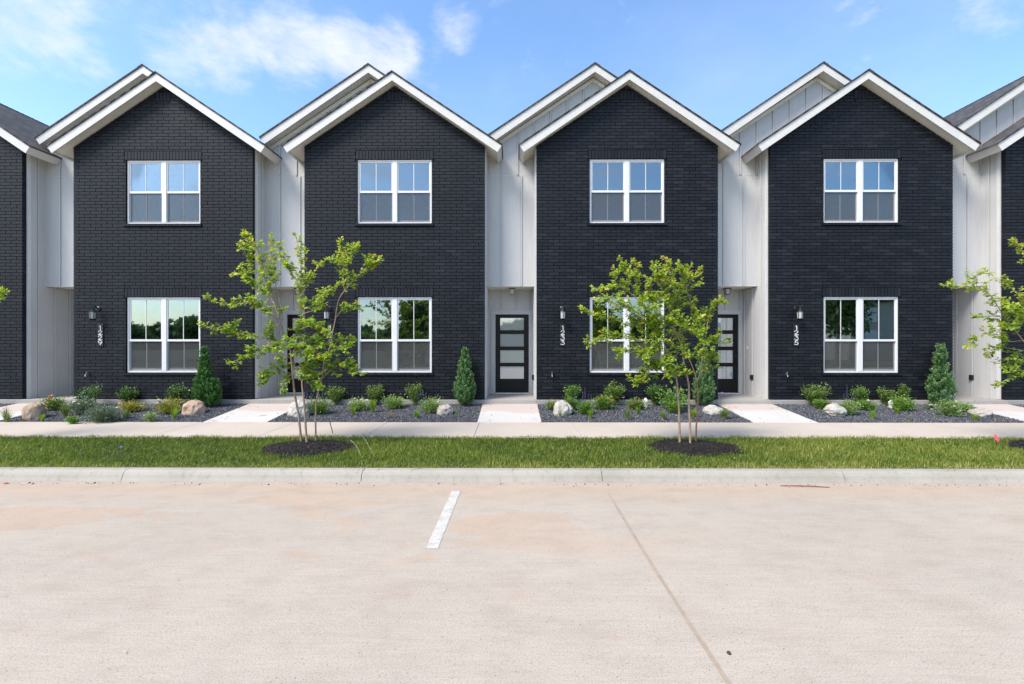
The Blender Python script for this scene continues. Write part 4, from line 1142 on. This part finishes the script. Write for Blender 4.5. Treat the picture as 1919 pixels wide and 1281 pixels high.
def juniper(label, px, py, prof, seed, mat, lobes=(), group='junipers at the house corners'):
    """prof: (height px, half-width px) pairs, bottom to top; lobes: extra (dx px, prof)"""
    rt = random.Random(seed); p = on_bed(px, py); s = p.y / F
    root = empty('juniper_shrub', p); tag(root, label, 'shrub', group)
    LP = dict(pos=[], dirs=[], nrm=[], length=[], width=[], tint=[])
    def fill(dx, dy, prof, N_):
        hs = [q[0] for q in prof]; top = hs[-1]; bs = [q[1] for q in prof]; nsh = int(N_ / 30); mx = max(bs)
        for si in range(nsh):
            while True:
                h = rt.uniform(hs[0], top * .98); r = float(np.interp(h, hs, bs)) * .74
                if rt.random() < (r + 1.2) / (mx + 1.2): break
            an = rt.uniform(0, 2 * PI); f = rt.uniform(.55, .95) if rt.random() < .8 else rt.uniform(.1, .55)
            c = Vector(((dx + r * f * math.cos(an)) * s, (dy + r * f * math.sin(an)) * s, h * s))
            out = .28 + .35 * f; ax = Vector((math.cos(an) * out + rt.gauss(0, .12), math.sin(an) * out + rt.gauss(0, .12), 1)).normalized()
            ln = rt.uniform(.07, .16) * (.6 + .4 * min(1, r / 12)); rad = rt.uniform(.022, .036); bt = rt.gauss(.45, .12)
            sd = ax.orthogonal().normalized(); sd2 = ax.cross(sd)
            for _ in range(44):
                t = rt.random(); a2 = rt.uniform(0, 2 * PI); rr = rad * (1 - t) ** .6 * rt.uniform(.5, 1); e = sd * math.cos(a2) + sd2 * math.sin(a2)
                LP['pos'].append(c + ax * (t * ln) + e * rr); LP['dirs'].append((ax * 1. + e * .65).normalized())
                LP['nrm'].append((e + Vector((0, 0, .3))).normalized()); L = rt.uniform(.018, .038); LP['length'].append(L); LP['width'].append(L * .36)
                LP['tint'].append(min(1, max(0, bt + rt.gauss(0, .1) + .3 * (t - .4))))
    fill(0, 0, prof, 15000)
    for (dx, pr, n2) in lobes: fill(dx, -4, pr, int(n2 * 1.7))
    t = MB(); t.tube([(0, 0, -.02), (.005, 0, prof[-1][0] * s * .5), (0, 0, prof[-1][0] * s * .85)], [.016, .009, .003], 6); t.build('trunk', STEM, root)
    leaves_obj('foliage', root, mat=mat, fold=.5, droop=.0, **LP)
    return root
juniper('deep green juniper with a side lobe, behind the pinkish boulder', 383, 762, [(0, 15), (8, 20), (25, 21), (45, 16), (62, 12), (85, 8), (100, 5), (110, 1)], 1, G_CON, [(20, [(3, 10), (12, 13), (30, 12), (44, 7), (50, 2)], 3000)])
juniper('bright green conical juniper left of the middle doorway', 871, 760, [(0, 10), (8, 20), (22, 24), (42, 19), (60, 14), (80, 9), (96, 4), (107, 1)], 2, G_CON2)
juniper('grey-green juniper half hidden behind the right tree', 1319, 760, [(0, 14), (8, 21), (25, 23), (45, 18), (66, 13), (85, 8), (97, 3), (105, 1)], 3, G_CON2)
juniper('pear-shaped juniper with a narrow top beside the far right doorway', 1763, 760, [(0, 14), (8, 22), (25, 26), (40, 24), (50, 17), (60, 11), (82, 10), (95, 7), (106, 4), (114, 1)], 4, G_CON2)

BX = 'woody evergreen shrubs along the brick walls'
def shrub(label, px, py, w, h, seed, mat=G_OLIVE, **k): return hull_shrub('evergreen_shrub', label, 'shrub', px, py, w * .86, h,   .036, seed, mat, BX, stems=k.pop('stems', 17), nleaf=int(k.pop('nleaf', 46) * 1.9), leafw=.52, **k)
shrub('dark glossy shrub under the 1229 plaque with open upright shoots', 168, 762, 46, 42, 101, G_DARK)
shrub('dark bushy shrub below the left end of the 1229 window', 240, 757, 46, 36, 102, G_DARK)
shrub('dark shrub left of the pinkish boulder, behind the yellow-green mound', 331, 760, 44, 44, 103, G_DARK)
shrub('open twiggy shrub right of the salvia clump, behind the left tree', 629, 758, 46, 40, 104, G_OLIVE, nleaf=34)
shrub('olive shrub below the left half of the 1231 window', 703, 757, 40, 42, 105)
shrub('olive twiggy shrub with purple spikes at its right, under the 1231 window', 777, 758, 40, 44, 106, nleaf=34)
shrub('olive shrub behind the white lumpy boulder under the 1233 plaque', 1072, 758, 40, 43, 107, G_MID)
shrub('full round-topped olive shrub between the orange roses and the 1233 window', 1152, 758, 46, 46, 108, G_OLIVE, nleaf=60)
shrub('dark dense shrub right of the white pipe cap', 1229, 760, 36, 46, 109, G_DARK, nleaf=60)
shrub('widest olive shrub, near the hose tap of house 1235', 1527, 757, 62, 42, 110, G_OLIVE, stems=20)
shrub('shrub with a bare pale stem behind the salvia of house 1235', 1611, 754, 38, 38, 111, G_MID, nleaf=30)
shrub('open shrub under the right half of the 1235 window', 1662, 756, 36, 36, 112, G_OLIVE, nleaf=36)
shrub('narrow shrub with one tall leader under the right end of the 1235 window', 1693, 756, 24, 44, 113, G_OLIVE, nleaf=40, stems=9)

def mound(label, px, py, w, h, seed, mat, fl=(), name='flowering_plant', cat='plant', leaf=.031, group=None, nleaf=44, stems=16, tint=.5):
    root, p, s = hull_shrub(name, label, cat, px, py, w * .88, h * .95, leaf, seed, mat, group, stems=stems, nleaf=int(nleaf * 2.3), leafw=.62, shape='mound', tintmu=tint)
    for i, (fx, fy, fr, fm) in enumerate(fl):
        blossom(root, (fx - px) * s, (py - fy) * s, -w * s * .28, fr * s, fm, seed * 7 + i)
    return root, p, s
def salvia(label, px, py, w, h, seed, sp, mat=G_MID, fl=()):
    root, p, s = mound(label, px, py, w, h, seed, mat, fl, 'salvia_plant', 'flower', .03, 'purple salvia clumps')
    stm = MB()
    for i, (sx, s0, s1) in enumerate(sp):
        x = (sx - px) * s; z0 = (py - s0) * s; z1 = (py - s1) * s; y = random.Random(seed + i).uniform(-.05, .05)
        stm.tube([(x * .5, 0, 0), (x * .9, y * .8, z0 * .6), (x, y, z1)], .0022, 4)
        spike(root, x, y, z0, z1, F_PU, seed + i)
    stm.build('flower_stems', G_MID, root)
    return root
mound('rose with red blooms between the tan boulder and the 1229 corner', 101, 768, 42, 28, 201, G_OLIVE, [(99, 756, 3.5, F_RED), (105, 742, 3.5, F_OR), (108, 745, 2.5, F_RED)])
tuft('spiky_plant', 'spiky plant with orange-tinged blades right of the tan boulder', 'plant', 122, 780, 34, 32, 202, G_BLADE, 130, .006)
mound('grey-leaved plant with white blooms in front of the shrub under the 1229 plaque', 158, 775, 48, 36, 203, G_GREY, [(153, 744, 3, F_WH), (151, 752, 3, F_WH), (160, 756, 2.5, F_WH)], leaf=.034)
mound('small bright green plant at the sidewalk edge of the 1229 bed', 137, 796, 24, 16, 204, G_MID, stems=8, nleaf=24)
mound('broad low dark green plant in the middle of the 1229 bed', 195, 791, 66, 34, 205, G_GREY, leaf=.032, tint=.35, nleaf=60)
mound('gold-green mound with orange and white blooms below the 1229 window', 247, 771, 44, 18, 206, G_GOLD, [(235, 755, 3, F_WH), (240, 754, 3, F_OR), (236, 762, 3, F_WH), (230, 763, 3, F_WH)])
mound('tiny dark green plant in front of the gold-green mound', 237, 784, 14, 16, 207, G_MID, stems=5, nleaf=16)
mound('pale sprout standing alone left of the pinkish boulder', 283, 790, 22, 27, 208, G_PALE, stems=7, nleaf=18)
mound('yellow-green leafy plant with white bloom at its left, beside the pinkish boulder', 318, 774, 52, 28, 209, G_GOLD, [(308, 748, 3, F_WH), (306, 754, 2.5, F_WH)], tint=.4)
tuft('grass_tuft', 'bright green blade tuft just left of the pinkish boulder', 'grass tuft', 327, 784, 30, 30, 210, G_LIME, 60, .005, drybase=False)
tuft('grass_tuft', 'arching grass clump with tan base at the left frame edge', 'grass tuft', 13, 791, 36, 34, 211, G_BLADE, 90, .004)
SP = 'small lime green sprouts in the gravel'
def sprout(label, px, py, w, h, seed, mat=G_LIME): return tuft('sprout', label, 'sprout', px, py, w, h, seed, mat, 70, .007, SP, False, .9)
sprout('lime sprout against the foot of the tan boulder', 79, 790, 15, 15, 212)
tuft('sprout', 'little weed at the walkway edge left of the white boulder', 'weed', 525, 784, 9, 7, 213, G_BLADE, 14, .003)
salvia('salvia with five purple spikes right of the round white boulder', 598, 776, 44, 34, 220, [(574, 750, 735), (584, 752, 736), (593, 750, 734), (599, 752, 737), (606, 748, 733)])
mound('low plant dotted with white blooms left of the upright lime plant', 671, 769, 42, 20, 221, G_PALE, [(669, 746, 2.6, F_WH), (681, 748, 2.6, F_WH), (691, 749, 2.6, F_WH), (673, 751, 2, F_WH), (660, 753, 1.8, F_WH)])
sprout('lime leafy sprout in front of the white-flowered plant', 663, 778, 16, 17, 222)
tuft('upright_lime_plant', 'upright lime green plant of stiff shoots below the 1231 window', 'plant', 698, 773, 22, 26, 223, G_LIME, 90, .008, None, False, .95)
mound('neat round pale green bush under the middle of the 1231 window', 739, 764, 42, 23, 224, G_PALE, name='round_bush', cat='bush', nleaf=70)
salvia('salvia with purple spikes behind the small grey boulder', 808, 773, 46, 30, 225, [(783, 748, 738), (788, 744, 726), (792, 742, 732), (797, 745, 738), (820, 748, 739)], G_PALE, [(823, 752, 2.2, F_WH)])
tuft('dry_tuft', 'withered tan tuft in the 1231 bed', 'plant', 731, 783, 22, 17, 226, G_DRY, 40, .004, None, False)
sprout('lime sprout low in the gravel in front of the boulder-side salvia', 781, 783, 20, 16, 227)
sprout('thin sprout just right of the small grey boulder', 856, 782, 7, 14, 228, G_PALE)
mound('dark low plant with an orange bud left of the white lumpy boulder', 1034, 768, 24, 20, 230, G_OLIVE, [(1040, 750, 2, F_OR)], stems=9, nleaf=26)
mound('plant with one bright red bloom behind the white lumpy boulder', 1068, 768, 30, 26, 231, G_MID, [(1063, 759, 4, F_RED)])
tuft('grass_tuft', 'dark grass tuft in front of the white lumpy boulder', 'grass tuft', 1050, 783, 20, 27, 232, G_BLADE, 36, .003)
salvia('salvia with tall purple spikes between the lumpy boulder and the orange roses', 1097, 776, 32, 28, 233, [(1078, 755, 734), (1092, 748, 732), (1096, 747, 727), (1103, 749, 739), (1108, 748, 740)])
sprout('lime sprout in front of the tall purple salvia', 1107, 784, 18, 18, 234)
mound('rose bush with orange blooms below the 1233 lantern side of the window', 1131, 767, 40, 29, 235, G_MID, [(1120, 748, 3, F_OR), (1146, 750, 3, F_OR), (1137, 747, 2.2, F_OR)], nleaf=60)
def stalk(label, px, py, tx, ty, mat, seed, r=2.6):
    p = on_bed(px, py); s = p.y / F; root = empty('flower_stalk', p); tag(root, label, 'flower', 'single thin flower stalks')
    x = (tx - px) * s; z = (py - ty) * s; m = MB(); m.tube([(0, 0, 0), (x * .4, 0, z * .5), (x, 0, z)], .0028, 4); m.build('stem', G_MID, root)
    blossom(root, x, z, 0, r * s, mat, seed); return root
stalk('lilac bloom on a thin stalk right of the orange roses', 1170, 772, 1168, 746, F_LI, 1)
stalk('lilac bloom on a thin stalk before the far right step of house 1235', 1349, 770, 1353, 737, F_LI, 2)
stalk('pale bud on a long leaning stalk left of the pinkish boulder', 343, 776, 355, 732, F_WH, 3, 2.)
tuft('grass_tuft', 'small grass tuft left of the white pipe cap', 'grass tuft', 1176, 786, 24, 25, 236, G_BLADE, 90, .004)
mound('low rose with reddish young leaves left of the white pipe cap', 1192, 766, 38, 19, 237, G_OLIVE, [(1180, 757, 2, F_OR), (1186, 755, 1.5, F_RED)])
sprout('lime sprout in front of the low reddish rose', 1195, 776, 13, 14, 238)
tuft('grass_tuft', 'grass tuft left of the right tree stems', 'grass tuft', 1242, 787, 26, 24, 239, G_BLADE, 110, .004)
mound('tall broad-leaved plant with a red bloom behind the right tree stems', 1262, 768, 52, 46, 240, G_MID, [(1264, 729, 3, F_RED)], leaf=.055, nleaf=26)
salvia('salvia with drooping purple spikes behind the right tree stems', 1264, 774, 30, 26, 241, [(1260, 745, 736), (1267, 748, 741), (1282, 760, 752), (1284, 766, 758)])
sprout('lime sprout between the right tree stems', 1300, 782, 22, 16, 242)
tuft('grass_tuft', 'bushy grass tuft in front of the flat pale boulder', 'grass tuft', 1357, 785, 36, 25, 243, G_BLADE, 200, .004)
mound('small green plant with an orange bloom behind the slanted grey boulder', 1540, 766, 26, 18, 250, G_MID, [(1548, 755, 3, F_OR), (1555, 755, 2, F_WH)])
salvia('salvia with tall purple spikes right of the slanted grey boulder', 1590, 777, 32, 32, 251, [(1587, 745, 721), (1583, 748, 738), (1590, 747, 739), (1596, 748, 738), (1600, 747, 735)], G_PALE)
mound('low plant with two white blooms right of the tall 1235 salvia', 1622, 768, 36, 19, 252, G_MID, [(1619, 750, 2.5, F_WH), (1621, 766, 2.5, F_WH)])
tuft('grass_tuft', 'tiny tuft against the slanted grey boulder', 'grass tuft', 1575, 784, 10, 13, 253, G_BLADE, 20, .003)
sprout('lime sprout alone in the open gravel below the 1235 window', 1635, 785, 18, 18, 254)
mound('feathery green mound beside the white pipe end under the 1235 window', 1691, 769, 40, 26, 255, G_MID, tint=.6, nleaf=60)
sprout('lime sprout right beside the feathery green mound', 1681, 776, 14, 14, 256)
tuft('dry_tuft', 'small reddish dry tuft in the 1235 bed', 'plant', 1703, 788, 9, 14, 257, G_DRY, 24, .003, None, False)
mound('little plant with white and blue blooms left of the pear-shaped juniper', 1744, 768, 16, 14, 258, G_DARK, [(1741, 759, 3, F_WH), (1748, 759, 2.5, F_WH), (1742, 767, 3, F_WH), (1741, 762, 2, F_PU)], stems=5, nleaf=14)
salvia('big pale salvia with dark purple spikes in front of the pear-shaped juniper', 1780, 779, 52, 36, 259, [(1762, 741, 732), (1769, 742, 733), (1776, 746, 740), (1783, 753, 742), (1794, 768, 759)], G_PALE, [(1774, 760, 2.5, F_WH), (1785, 768, 2.5, F_WH), (1778, 751, 2.2, F_WH)])
mound('low green plant with a white bloom left of the last flat boulder', 1807, 771, 30, 13, 260, G_MID, [(1805, 764, 2.2, F_WH)])
tuft('grass_tuft', 'flat little tuft between the big pale salvia and the sidewalk', 'grass tuft', 1751, 785, 12, 8, 261, G_BLADE, 24, .003)
sprout('lime sprout in front of the last flat boulder', 1827, 787, 22, 14, 262)
tuft('grass_tuft', 'small dull tuft right of the last flat boulder', 'grass tuft', 1877, 787, 13, 8, 263, G_BLADE, 30, .003)

# ------------------------------------------------------------------ boulders
def mat_rock(name, a, b_, c_):
    m, nt, out = new_mat(name); n = N(nt)
    tc = n('ShaderNodeTexCoord').outputs['Object']
    f = n.noise(tc, 6, 6, .65); g = n.noise(tc, 40, 4, .7)
    c = n.ramp(f, [(.28, a), (.5, b_), (.72, c_)])
    c = n.mix(1, c, n.ramp(g, [(.3, (.78, .77, .75)), (.7, (1.15, 1.15, 1.15))]), 'MULTIPLY')
    b = n('ShaderNodeBsdfPrincipled', {'Base Color': c, 'Roughness': .85, 'Specular IOR Level': .25})
    bp = n('ShaderNodeBump', {'Height': n.math('ADD', f, n.math('MULTIPLY', g, .4)), 'Strength': .8, 'Distance': .03})
    n.link(bp.outputs['Normal'], b.inputs['Normal']); n.link(b.outputs[0], out.inputs[0]); return m
RT = mat_rock('rock_tan', (.25, .19, .13), (.36, .28, .20), (.44, .36, .28)); RP = mat_rock('rock_pink', (.36, .22, .15), (.46, .33, .24), (.52, .40, .31))
RW = mat_rock('rock_white', (.32, .30, .27), (.44, .42, .38), (.52, .50, .46)); RG = mat_rock('rock_grey', (.27, .24, .22), (.40, .36, .33), (.48, .45, .42))
def boulder(label, x0, x1, y0, y1, seed, mat, tilt=0, shape=None):
    px = (x0 + x1) / 2; p = on_bed(px, y1 - 3); s = p.y / F; W = (x1 - x0) * s / 2 * (.76 if seed == 1 else .86); H = (y1 - y0) * s * (.88 if seed == 1 else .95)
    bm = bmesh.new(); bmesh.ops.create_icosphere(bm, subdivisions=5, radius=1)
    for v in bm.verts:
        q = v.co.copy(); n1 = mnoise.noise(q * 1.1 + Vector((seed * 3.7, 0, 0))); n2 = mnoise.noise(q * 2.6 + Vector((seed, 5, 1))); n3 = mnoise.noise(q * 7 + Vector((seed, 5, 1)))
        # facetting
        ridg = -abs(mnoise.noise(q * 1.8 + Vector((2, seed, 4))))
        v.co = q * (1 + .20 * n1 + .10 * n2 + .025 * n3 + .18 * ridg + .05)
        zz = v.co.z; v.co.z = max(zz, -.55)
        if shape == 'lump':   # hump on the left falling to the right
            v.co.z *= 1.0 - .38 * max(-.6, min(1, v.co.x)) ; 
        if shape == 'block': v.co.x = math.copysign(abs(v.co.x) ** .8, v.co.x); v.co.z = math.copysign(abs(v.co.z) ** .75, v.co.z)
        if shape == 'slant': v.co.z -= .22 * v.co.x
    xs = [v.co.x for v in bm.verts]; zs = [v.co.z for v in bm.verts]
    for v in bm.verts:
        v.co.x = (v.co.x - min(xs)) / (max(xs) - min(xs)) * 2 * W - W
        v.co.z = (v.co.z - min(zs)) / (max(zs) - min(zs)) * (H + .04) - .04
        v.co.y *= W * .8
    me = bpy.data.meshes.new('boulder'); bm.to_mesh(me); bm.free(); me.materials.append(mat)
    me.polygons.foreach_set('use_smooth', [True] * len(me.polygons))
    o = bpy.data.objects.new('boulder', me); COL.objects.link(o); o.location = p
    tag(o, label, 'boulder', 'landscape boulders in the gravel beds'); return o
boulder('rounded tan boulder at the left end of the beds', 42, 87, 752, 786, 1, RT, shape='block')
boulder('pinkish tan boulder in front of the two-lobed juniper', 340, 389, 751, 777, 2, RP, shape='block')
boulder('round white boulder behind the stems of the left tree', 537, 584, 750, 782, 3, RW)
boulder('small grey speckled boulder left of the middle walkway', 815, 853, 760, 778, 4, RG, shape='block')
boulder('white lumpy boulder with a hump at its left end', 1034, 1078, 752, 779, 5, RW, shape='lump')
boulder('flat pale boulder right of the right tree stems', 1312, 1360, 761, 776, 6, RW, shape='lump')
boulder('slanted oval white-grey boulder in the 1235 bed', 1542, 1588, 757, 781, 8, RW, shape='slant')
boulder('last flat grey-white boulder before the right walkway', 1813, 1859, 766, 780, 9, RG)

# ------------------------------------------------------------------ small fixtures
PVC = simple('white_plastic', (.8, .8, .78), .4, .04, 10)
def pipe(label, px, py, w, h):
    p = on_bed(px, py); s = p.y / F; r = w * s / 2; H = h * s
    m = MB(); m.lathe((0, 0, 0), [(r * .85, -.03), (r * .85, H * .45), (r * 1.02, H * .47), (r * 1.02, H * .78), (r * .9, H * .8), (r * .5, H * .84), (r * .5, H)], 18)
    o = m.build('cleanout_pipe', PVC, loc=p); tag(o, label, 'pipe', 'white capped pipes in the beds'); return o
pipe('white capped pipe standing left of the dark dense shrub', 1210, 762, 9, 16)
pipe('white capped pipe under the 1235 window, beside the feathery mound', 1670, 764, 9, 14)
p = on_bed(1292, 761); m = MB(); m.lathe((0, 0, 0), [(.13, -.03), (.13, .018), (.118, .026), (.05, .028), (.05, .022)], 24)
o = m.build('valve_box_cover', simple('green_plastic', (.03, .07, .04), .5, .1, 20), loc=p); tag(o, 'round green utility cover set in the gravel behind the right tree', 'utility cover')
# pink marker flag by the right mulch
p = on_ground(1866, 836, .125); PK = simple('pink_vinyl', (.85, .12, .17), .5, .08, 20)
root = empty('marker_flag', p); tag(root, 'small crumpled pink marker flag leaning in the grass at the right', 'flag')
m = MB(); m.tube([(0.02, 0, 0), (-.005, 0, .07), (-.03, 0, .15)], .0018, 5); m.build('flag_wire', M['steel'], root)
m = MB(); g = 9
vs = []
for i in range(g):
    for j in range(4):
        t = i / (g - 1); vs.append((-.045 + t * .085 + .006 * j, -.012 + .006 * math.sin(6 * t + j) , .165 - t * .085 + (j - 1.5) * .017 + .003 * math.sin(9 * t)))
vs2 = [(a, b_ + .0012, c) for a, b_, c in vs]
m.add(vs, [(i * 4 + j, i * 4 + j + 1, (i + 1) * 4 + j + 1, (i + 1) * 4 + j) for i in range(g - 1) for j in range(3)])
m.build('flag', PK, root)
p = on_ground(226, 846, .12)
root = empty('marker_flag', p); tag(root, 'tiny blue marker flag in the grass at the left', 'flag')
m = MB(); m.tube([(0, 0, 0), (0, 0, .085)], .0015, 5); m.build('flag_wire', M['steel'], root)
m = MB(); m.box(-.001, .022, -.001, .001, .055, .085); m.build('flag', simple('blue_vinyl', (.12, .25, .6), .5, .05, 20), root)
# thin wires arching out of the grass, stakes, sticks
WIRE = simple('pale_wire', (.55, .56, .50), .4, .08, 20)
def wire(label, pts, r, mat, name, cat, grp=None):
    m = MB(); m.tube(smooth_path([Vector(p) for p in pts], 5), r, 6); o = m.build(name, mat); tag(o, label, cat, grp); return o
a = P(654, 818, 7.2); b_ = on_ground(700, 862, .12)
wire('pale bent wire rising from the grass right of the left mulch', [P(656, 824, 7.1), P(668, 836, 6.9), P(679, 860, 6.55)], .0014, WIRE, 'bent_wire', 'wire', 'pale wires in the grass')
wire('longer pale wire arching from the sidewalk edge into the grass', [P(672, 812, 7.75), P(683, 822, 7.4), P(692, 838, 7.0), P(704, 858, 6.55)], .0014, WIRE, 'bent_wire', 'wire', 'pale wires in the grass')
wire('short brown stick standing at the sidewalk edge right of the left tree', [P(617, 786, 7.9), P(620, 798, 7.85), P(624, 812, 7.8)], .008, simple('stick', (.13, .07, .04), .8, .2, 20), 'stick', 'stick')
STK = simple('reddish_stick', (.26, .13, .07), .8, .25, 20)
pa = on_ground(1463, 910, .008); pb = on_ground(1554, 913, .008)
wire('long thin brown stick lying in the gutter', [pa, pa.lerp(pb, .5) + Vector((0, .01, .004)), pb], .007, STK, 'gutter_stick', 'stick')
pa = on_ground(1366, 1226, .0)
m = MB(); bm = bmesh.new(); bmesh.ops.create_icosphere(bm, subdivisions=2, radius=.0115)
for v in bm.verts: v.co *= 1 + .25 * mnoise.noise(v.co * 90)
for v in bm.verts: v.co.z *= .8
me = bpy.data.meshes.new('pebble'); bm.to_mesh(me); bm.free(); me.materials.append(simple('dark_pebble', (.03, .03, .033), .6, .2, 50))
o = bpy.data.objects.new('pebble', me); COL.objects.link(o); o.location = pa + Vector((0, 0, .008)); tag(o, 'single dark pebble lying on the road beside the joint', 'pebble')
# litter piece on the road, dry leaf twig
pa = on_ground(236, 1222, .004)
wire('little straw-coloured twig lying on the road at lower left', [pa + Vector((-.02, .006, 0)), pa + Vector((0, 0, .004)), pa + Vector((.012, -.014, 0))], .0018, simple('straw', (.6, .48, .28), .7, .1, 20), 'dry_twig', 'twig')
pa = on_ground(4, 907, .004)
m = MB(); m.add([(0, 0, 0), (.05, .01, .012), (.06, .035, .002), (.01, .03, .014)], [(0, 1, 2, 3)]); o = m.build('red_scrap', simple('red_scrap_mat', (.6, .06, .04), .5, .1, 20), loc=pa); tag(o, 'small red scrap on the road at the left frame edge', 'litter')

# ------------------------------------------------------------------ what the windows mirror: far side of the street
sheet('far_sidewalk', -60, 60, -9.2, -7.6, .02, M['sidewalk'])
G_FAR = mat_leaf('far_leaf', [(0, (.04, .08, .02)), (.5, (.09, .15, .04)), (1, (.16, .24, .07))], .2, .6)
def far_tree(x, y, h, w, seed, label):
    r_ = np.random.default_rng(seed); root = empty('shade_tree', (x, y, 0)); tag(root, label, 'tree', 'trees across the street behind the viewer')
    t = MB(); t.tube([(0, 0, -.1), (.1, 0, h * .35), (0, .1, h * .75)], [.2, .15, .05], 8); t.build('trunk', BARK, root)
    n = 2600; nb = 16; cen = r_.normal(size=(nb, 3)); cen /= np.linalg.norm(cen, axis=1)[:, None]; cen *= r_.uniform(.3, .75, (nb, 1))
    k = r_.integers(0, nb, n); v = r_.normal(size=(n, 3)); v /= np.linalg.norm(v, axis=1)[:, None]; v *= r_.uniform(.25, .42, (n, 1))
    pos = (cen[k] + v) * np.array([w / 2, w / 2, h * .38]) + np.array([0, 0, h * .62])
    leaves_obj('crown', root, pos=pos, dirs=r_.normal(size=(n, 3)), nrm=r_.normal(size=(n, 3)) + np.array([0, 0, .8]), length=r_.uniform(.25, .5, n), width=r_.uniform(.15, .3, n), tint=np.clip(r_.normal(.5, .2, n), 0, 1), mat=G_FAR)
for i, (x, y, h, w) in enumerate(((-39, -24, 3.9, 6), (-30.5, -24, 4.6, 5), (-7, -14, 5.4, 4.2), (6.3, -14, 5.2, 4), (24.5, -13, 7.8, 5.5))):
    far_tree(x, y, h, w, 70 + i, ['round shade tree across the street, farthest left', 'wide shade tree across the street behind the left houses', 'nearer shade tree across the street opposite the middle', 'low wide tree across the street opposite house 1235', 'tallest tree across the street, farthest right'][i])
# tree line far off
n = 26000; X = rng.uniform(-160, 160, n); top = 5.6 + 1.0 * np.sin(X * .07) + .7 * np.sin(X * .23 + 1) + .6 * np.sin(X * .61)
Z = rng.random(n) ** .8 * top; Yv = -95 + rng.normal(0, 3, n)
o = leaves_obj('far_woods', None, pos=np.stack([X, Yv, Z], 1), dirs=rng.normal(size=(n, 3)), nrm=rng.normal(size=(n, 3)) + np.array([0, .5, .8]), length=rng.uniform(1, 2.2, n), width=rng.uniform(.8, 1.6, n), tint=rng.random(n), mat=G_FAR)
tag(o, 'far-off line of dark trees across the open lot behind the viewer', 'woods', kind='stuff')
# house across the street
root = empty('brick_house', (38, -27, 0)); tag(root, 'brown brick house across the street with gabled roof', 'house')
m = MB(); m.box(-6, 6, -5, 5, 0, 5.6); m.build('wall', simple('brown_brick_far', (.48, .43, .36), .85, .2, 3), root)
m = MB(); m.prism([(-6.5, 5.6), (6.5, 5.6), (0, 9.4)], lambda x, z: (x, -5.5, z), lambda x, z: (x, 5.5, z)); m.build('roof', M['shingle'], root)
for x in (-4, -1.2, 1.6, 4.3):
    m = MB(); m.box(x - .6, x + .6, 4.98, 5.05, 1, 2.8); m.box(x - .6, x + .6, 4.98, 5.05, 3.7, 5.0); m.build('window', M['vinyl'], root)

# ------------------------------------------------------------------ light
SUN_EL = R(50); AZ = math.atan2(-.72, -.55)     # compass of the sun from +Y toward +X : vector (sin, cos)
sv = Vector((math.sin(AZ) * math.cos(SUN_EL), math.cos(AZ) * math.cos(SUN_EL), math.sin(SUN_EL)))
sd = bpy.data.lights.new('sun', 'SUN'); sd.energy = 2.15; sd.angle = R(22); sd.color = (1, .93, .85)
so = bpy.data.objects.new('sun', sd); COL.objects.link(so); so.rotation_euler = (-sv).to_track_quat('-Z', 'Y').to_euler(); so.location = (-20, -20, 30)
w = bpy.data.worlds.new('World'); sc.world = w; w.use_nodes = True; nt = w.node_tree; nt.nodes.clear(); n = N(nt)
sky = n('ShaderNodeTexSky', sky_type='NISHITA', sun_disc=False, sun_elevation=SUN_EL, sun_rotation=AZ, air_density=1.0, dust_density=1.2, ozone_density=1.5)
hs = n('ShaderNodeHueSaturation', {'Color': sky.outputs[0], 'Saturation': 1.14, 'Value': 1.0, 'Fac': 1.0})
tc = n('ShaderNodeTexCoord').outputs['Generated']
sp = n('ShaderNodeSeparateXYZ', {'Vector': tc})
den = n.math('ADD', n.math('MAXIMUM', sp.outputs['Z'], 0.), .22)
uv = n.mapping(tc, (1, 1, 1.9))
fb = n.noise(n.mapping(uv, (1, 1, 1), (2.3, 1.1, 0)), 4.6, 11, .64, .2)
mask = None
BL = [(330, 100, .075, .8), (430, 100, .085, .95), (540, 85, .095, 1.), (650, 95, .08, .9), (730, 95, .07, .75), (400, 25, .08, .7), (240, 5, .09, .75), (110, 10, .11, .75), (858, 40, .06, .62), (866, 70, .04, .6), (1885, 10, .07, 1.1), (0, 105, .05, .4), (170, 112, .035, .6), (1290, 170, .10, .3), (950, 15, .05, .45)]
for (px, py, r, am) in BL:
    d = ray(px, py).normalized()
    dp = n('ShaderNodeVectorMath', {0: tc, 1: tuple(d)}, operation='DOT_PRODUCT').outputs['Value']
    v = n.smooth(dp, math.cos(r), math.cos(r * .25), 0, am)
    mask = v if mask is None else n.math('MAXIMUM', mask, v)
back = n.smooth(sp.outputs['Y'], .1, -.3, 0, .55)
mask = n.math('MAXIMUM', mask, back)
cl = n.smooth(n.math('ADD', n.math('MULTIPLY', fb, 1.5), n.math('MULTIPLY', mask, .36)), .82, 1.34, 0, .85)
haze = n.smooth(n.noise(n.mapping(uv, (1, 1, 1), (7, 3, 0)), 1.1, 6, .6), .4, .8, 0, .22)
cl = n.math('MAXIMUM', cl, haze)
ccol = n.mix(n.smooth(n.noise(uv, 5, 5, .6), .35, .7), (2.55, 2.7, 3.05, 1), (3.15, 3.2, 3.35, 1))
col = n.mix(cl, hs.outputs[0], ccol)
bg = n('ShaderNodeBackground', {'Color': col, 'Strength': .15})
ow = n('ShaderNodeOutputWorld'); n.link(bg.outputs[0], ow.inputs[0])

sc.render.engine = 'CYCLES'
sc.view_settings.view_transform = 'Standard'; sc.view_settings.look = 'None'; sc.view_settings.exposure = 1.22; sc.view_settings.gamma = 1
sc.cycles.max_bounces = 8; sc.cycles.transparent_max_bounces = 16
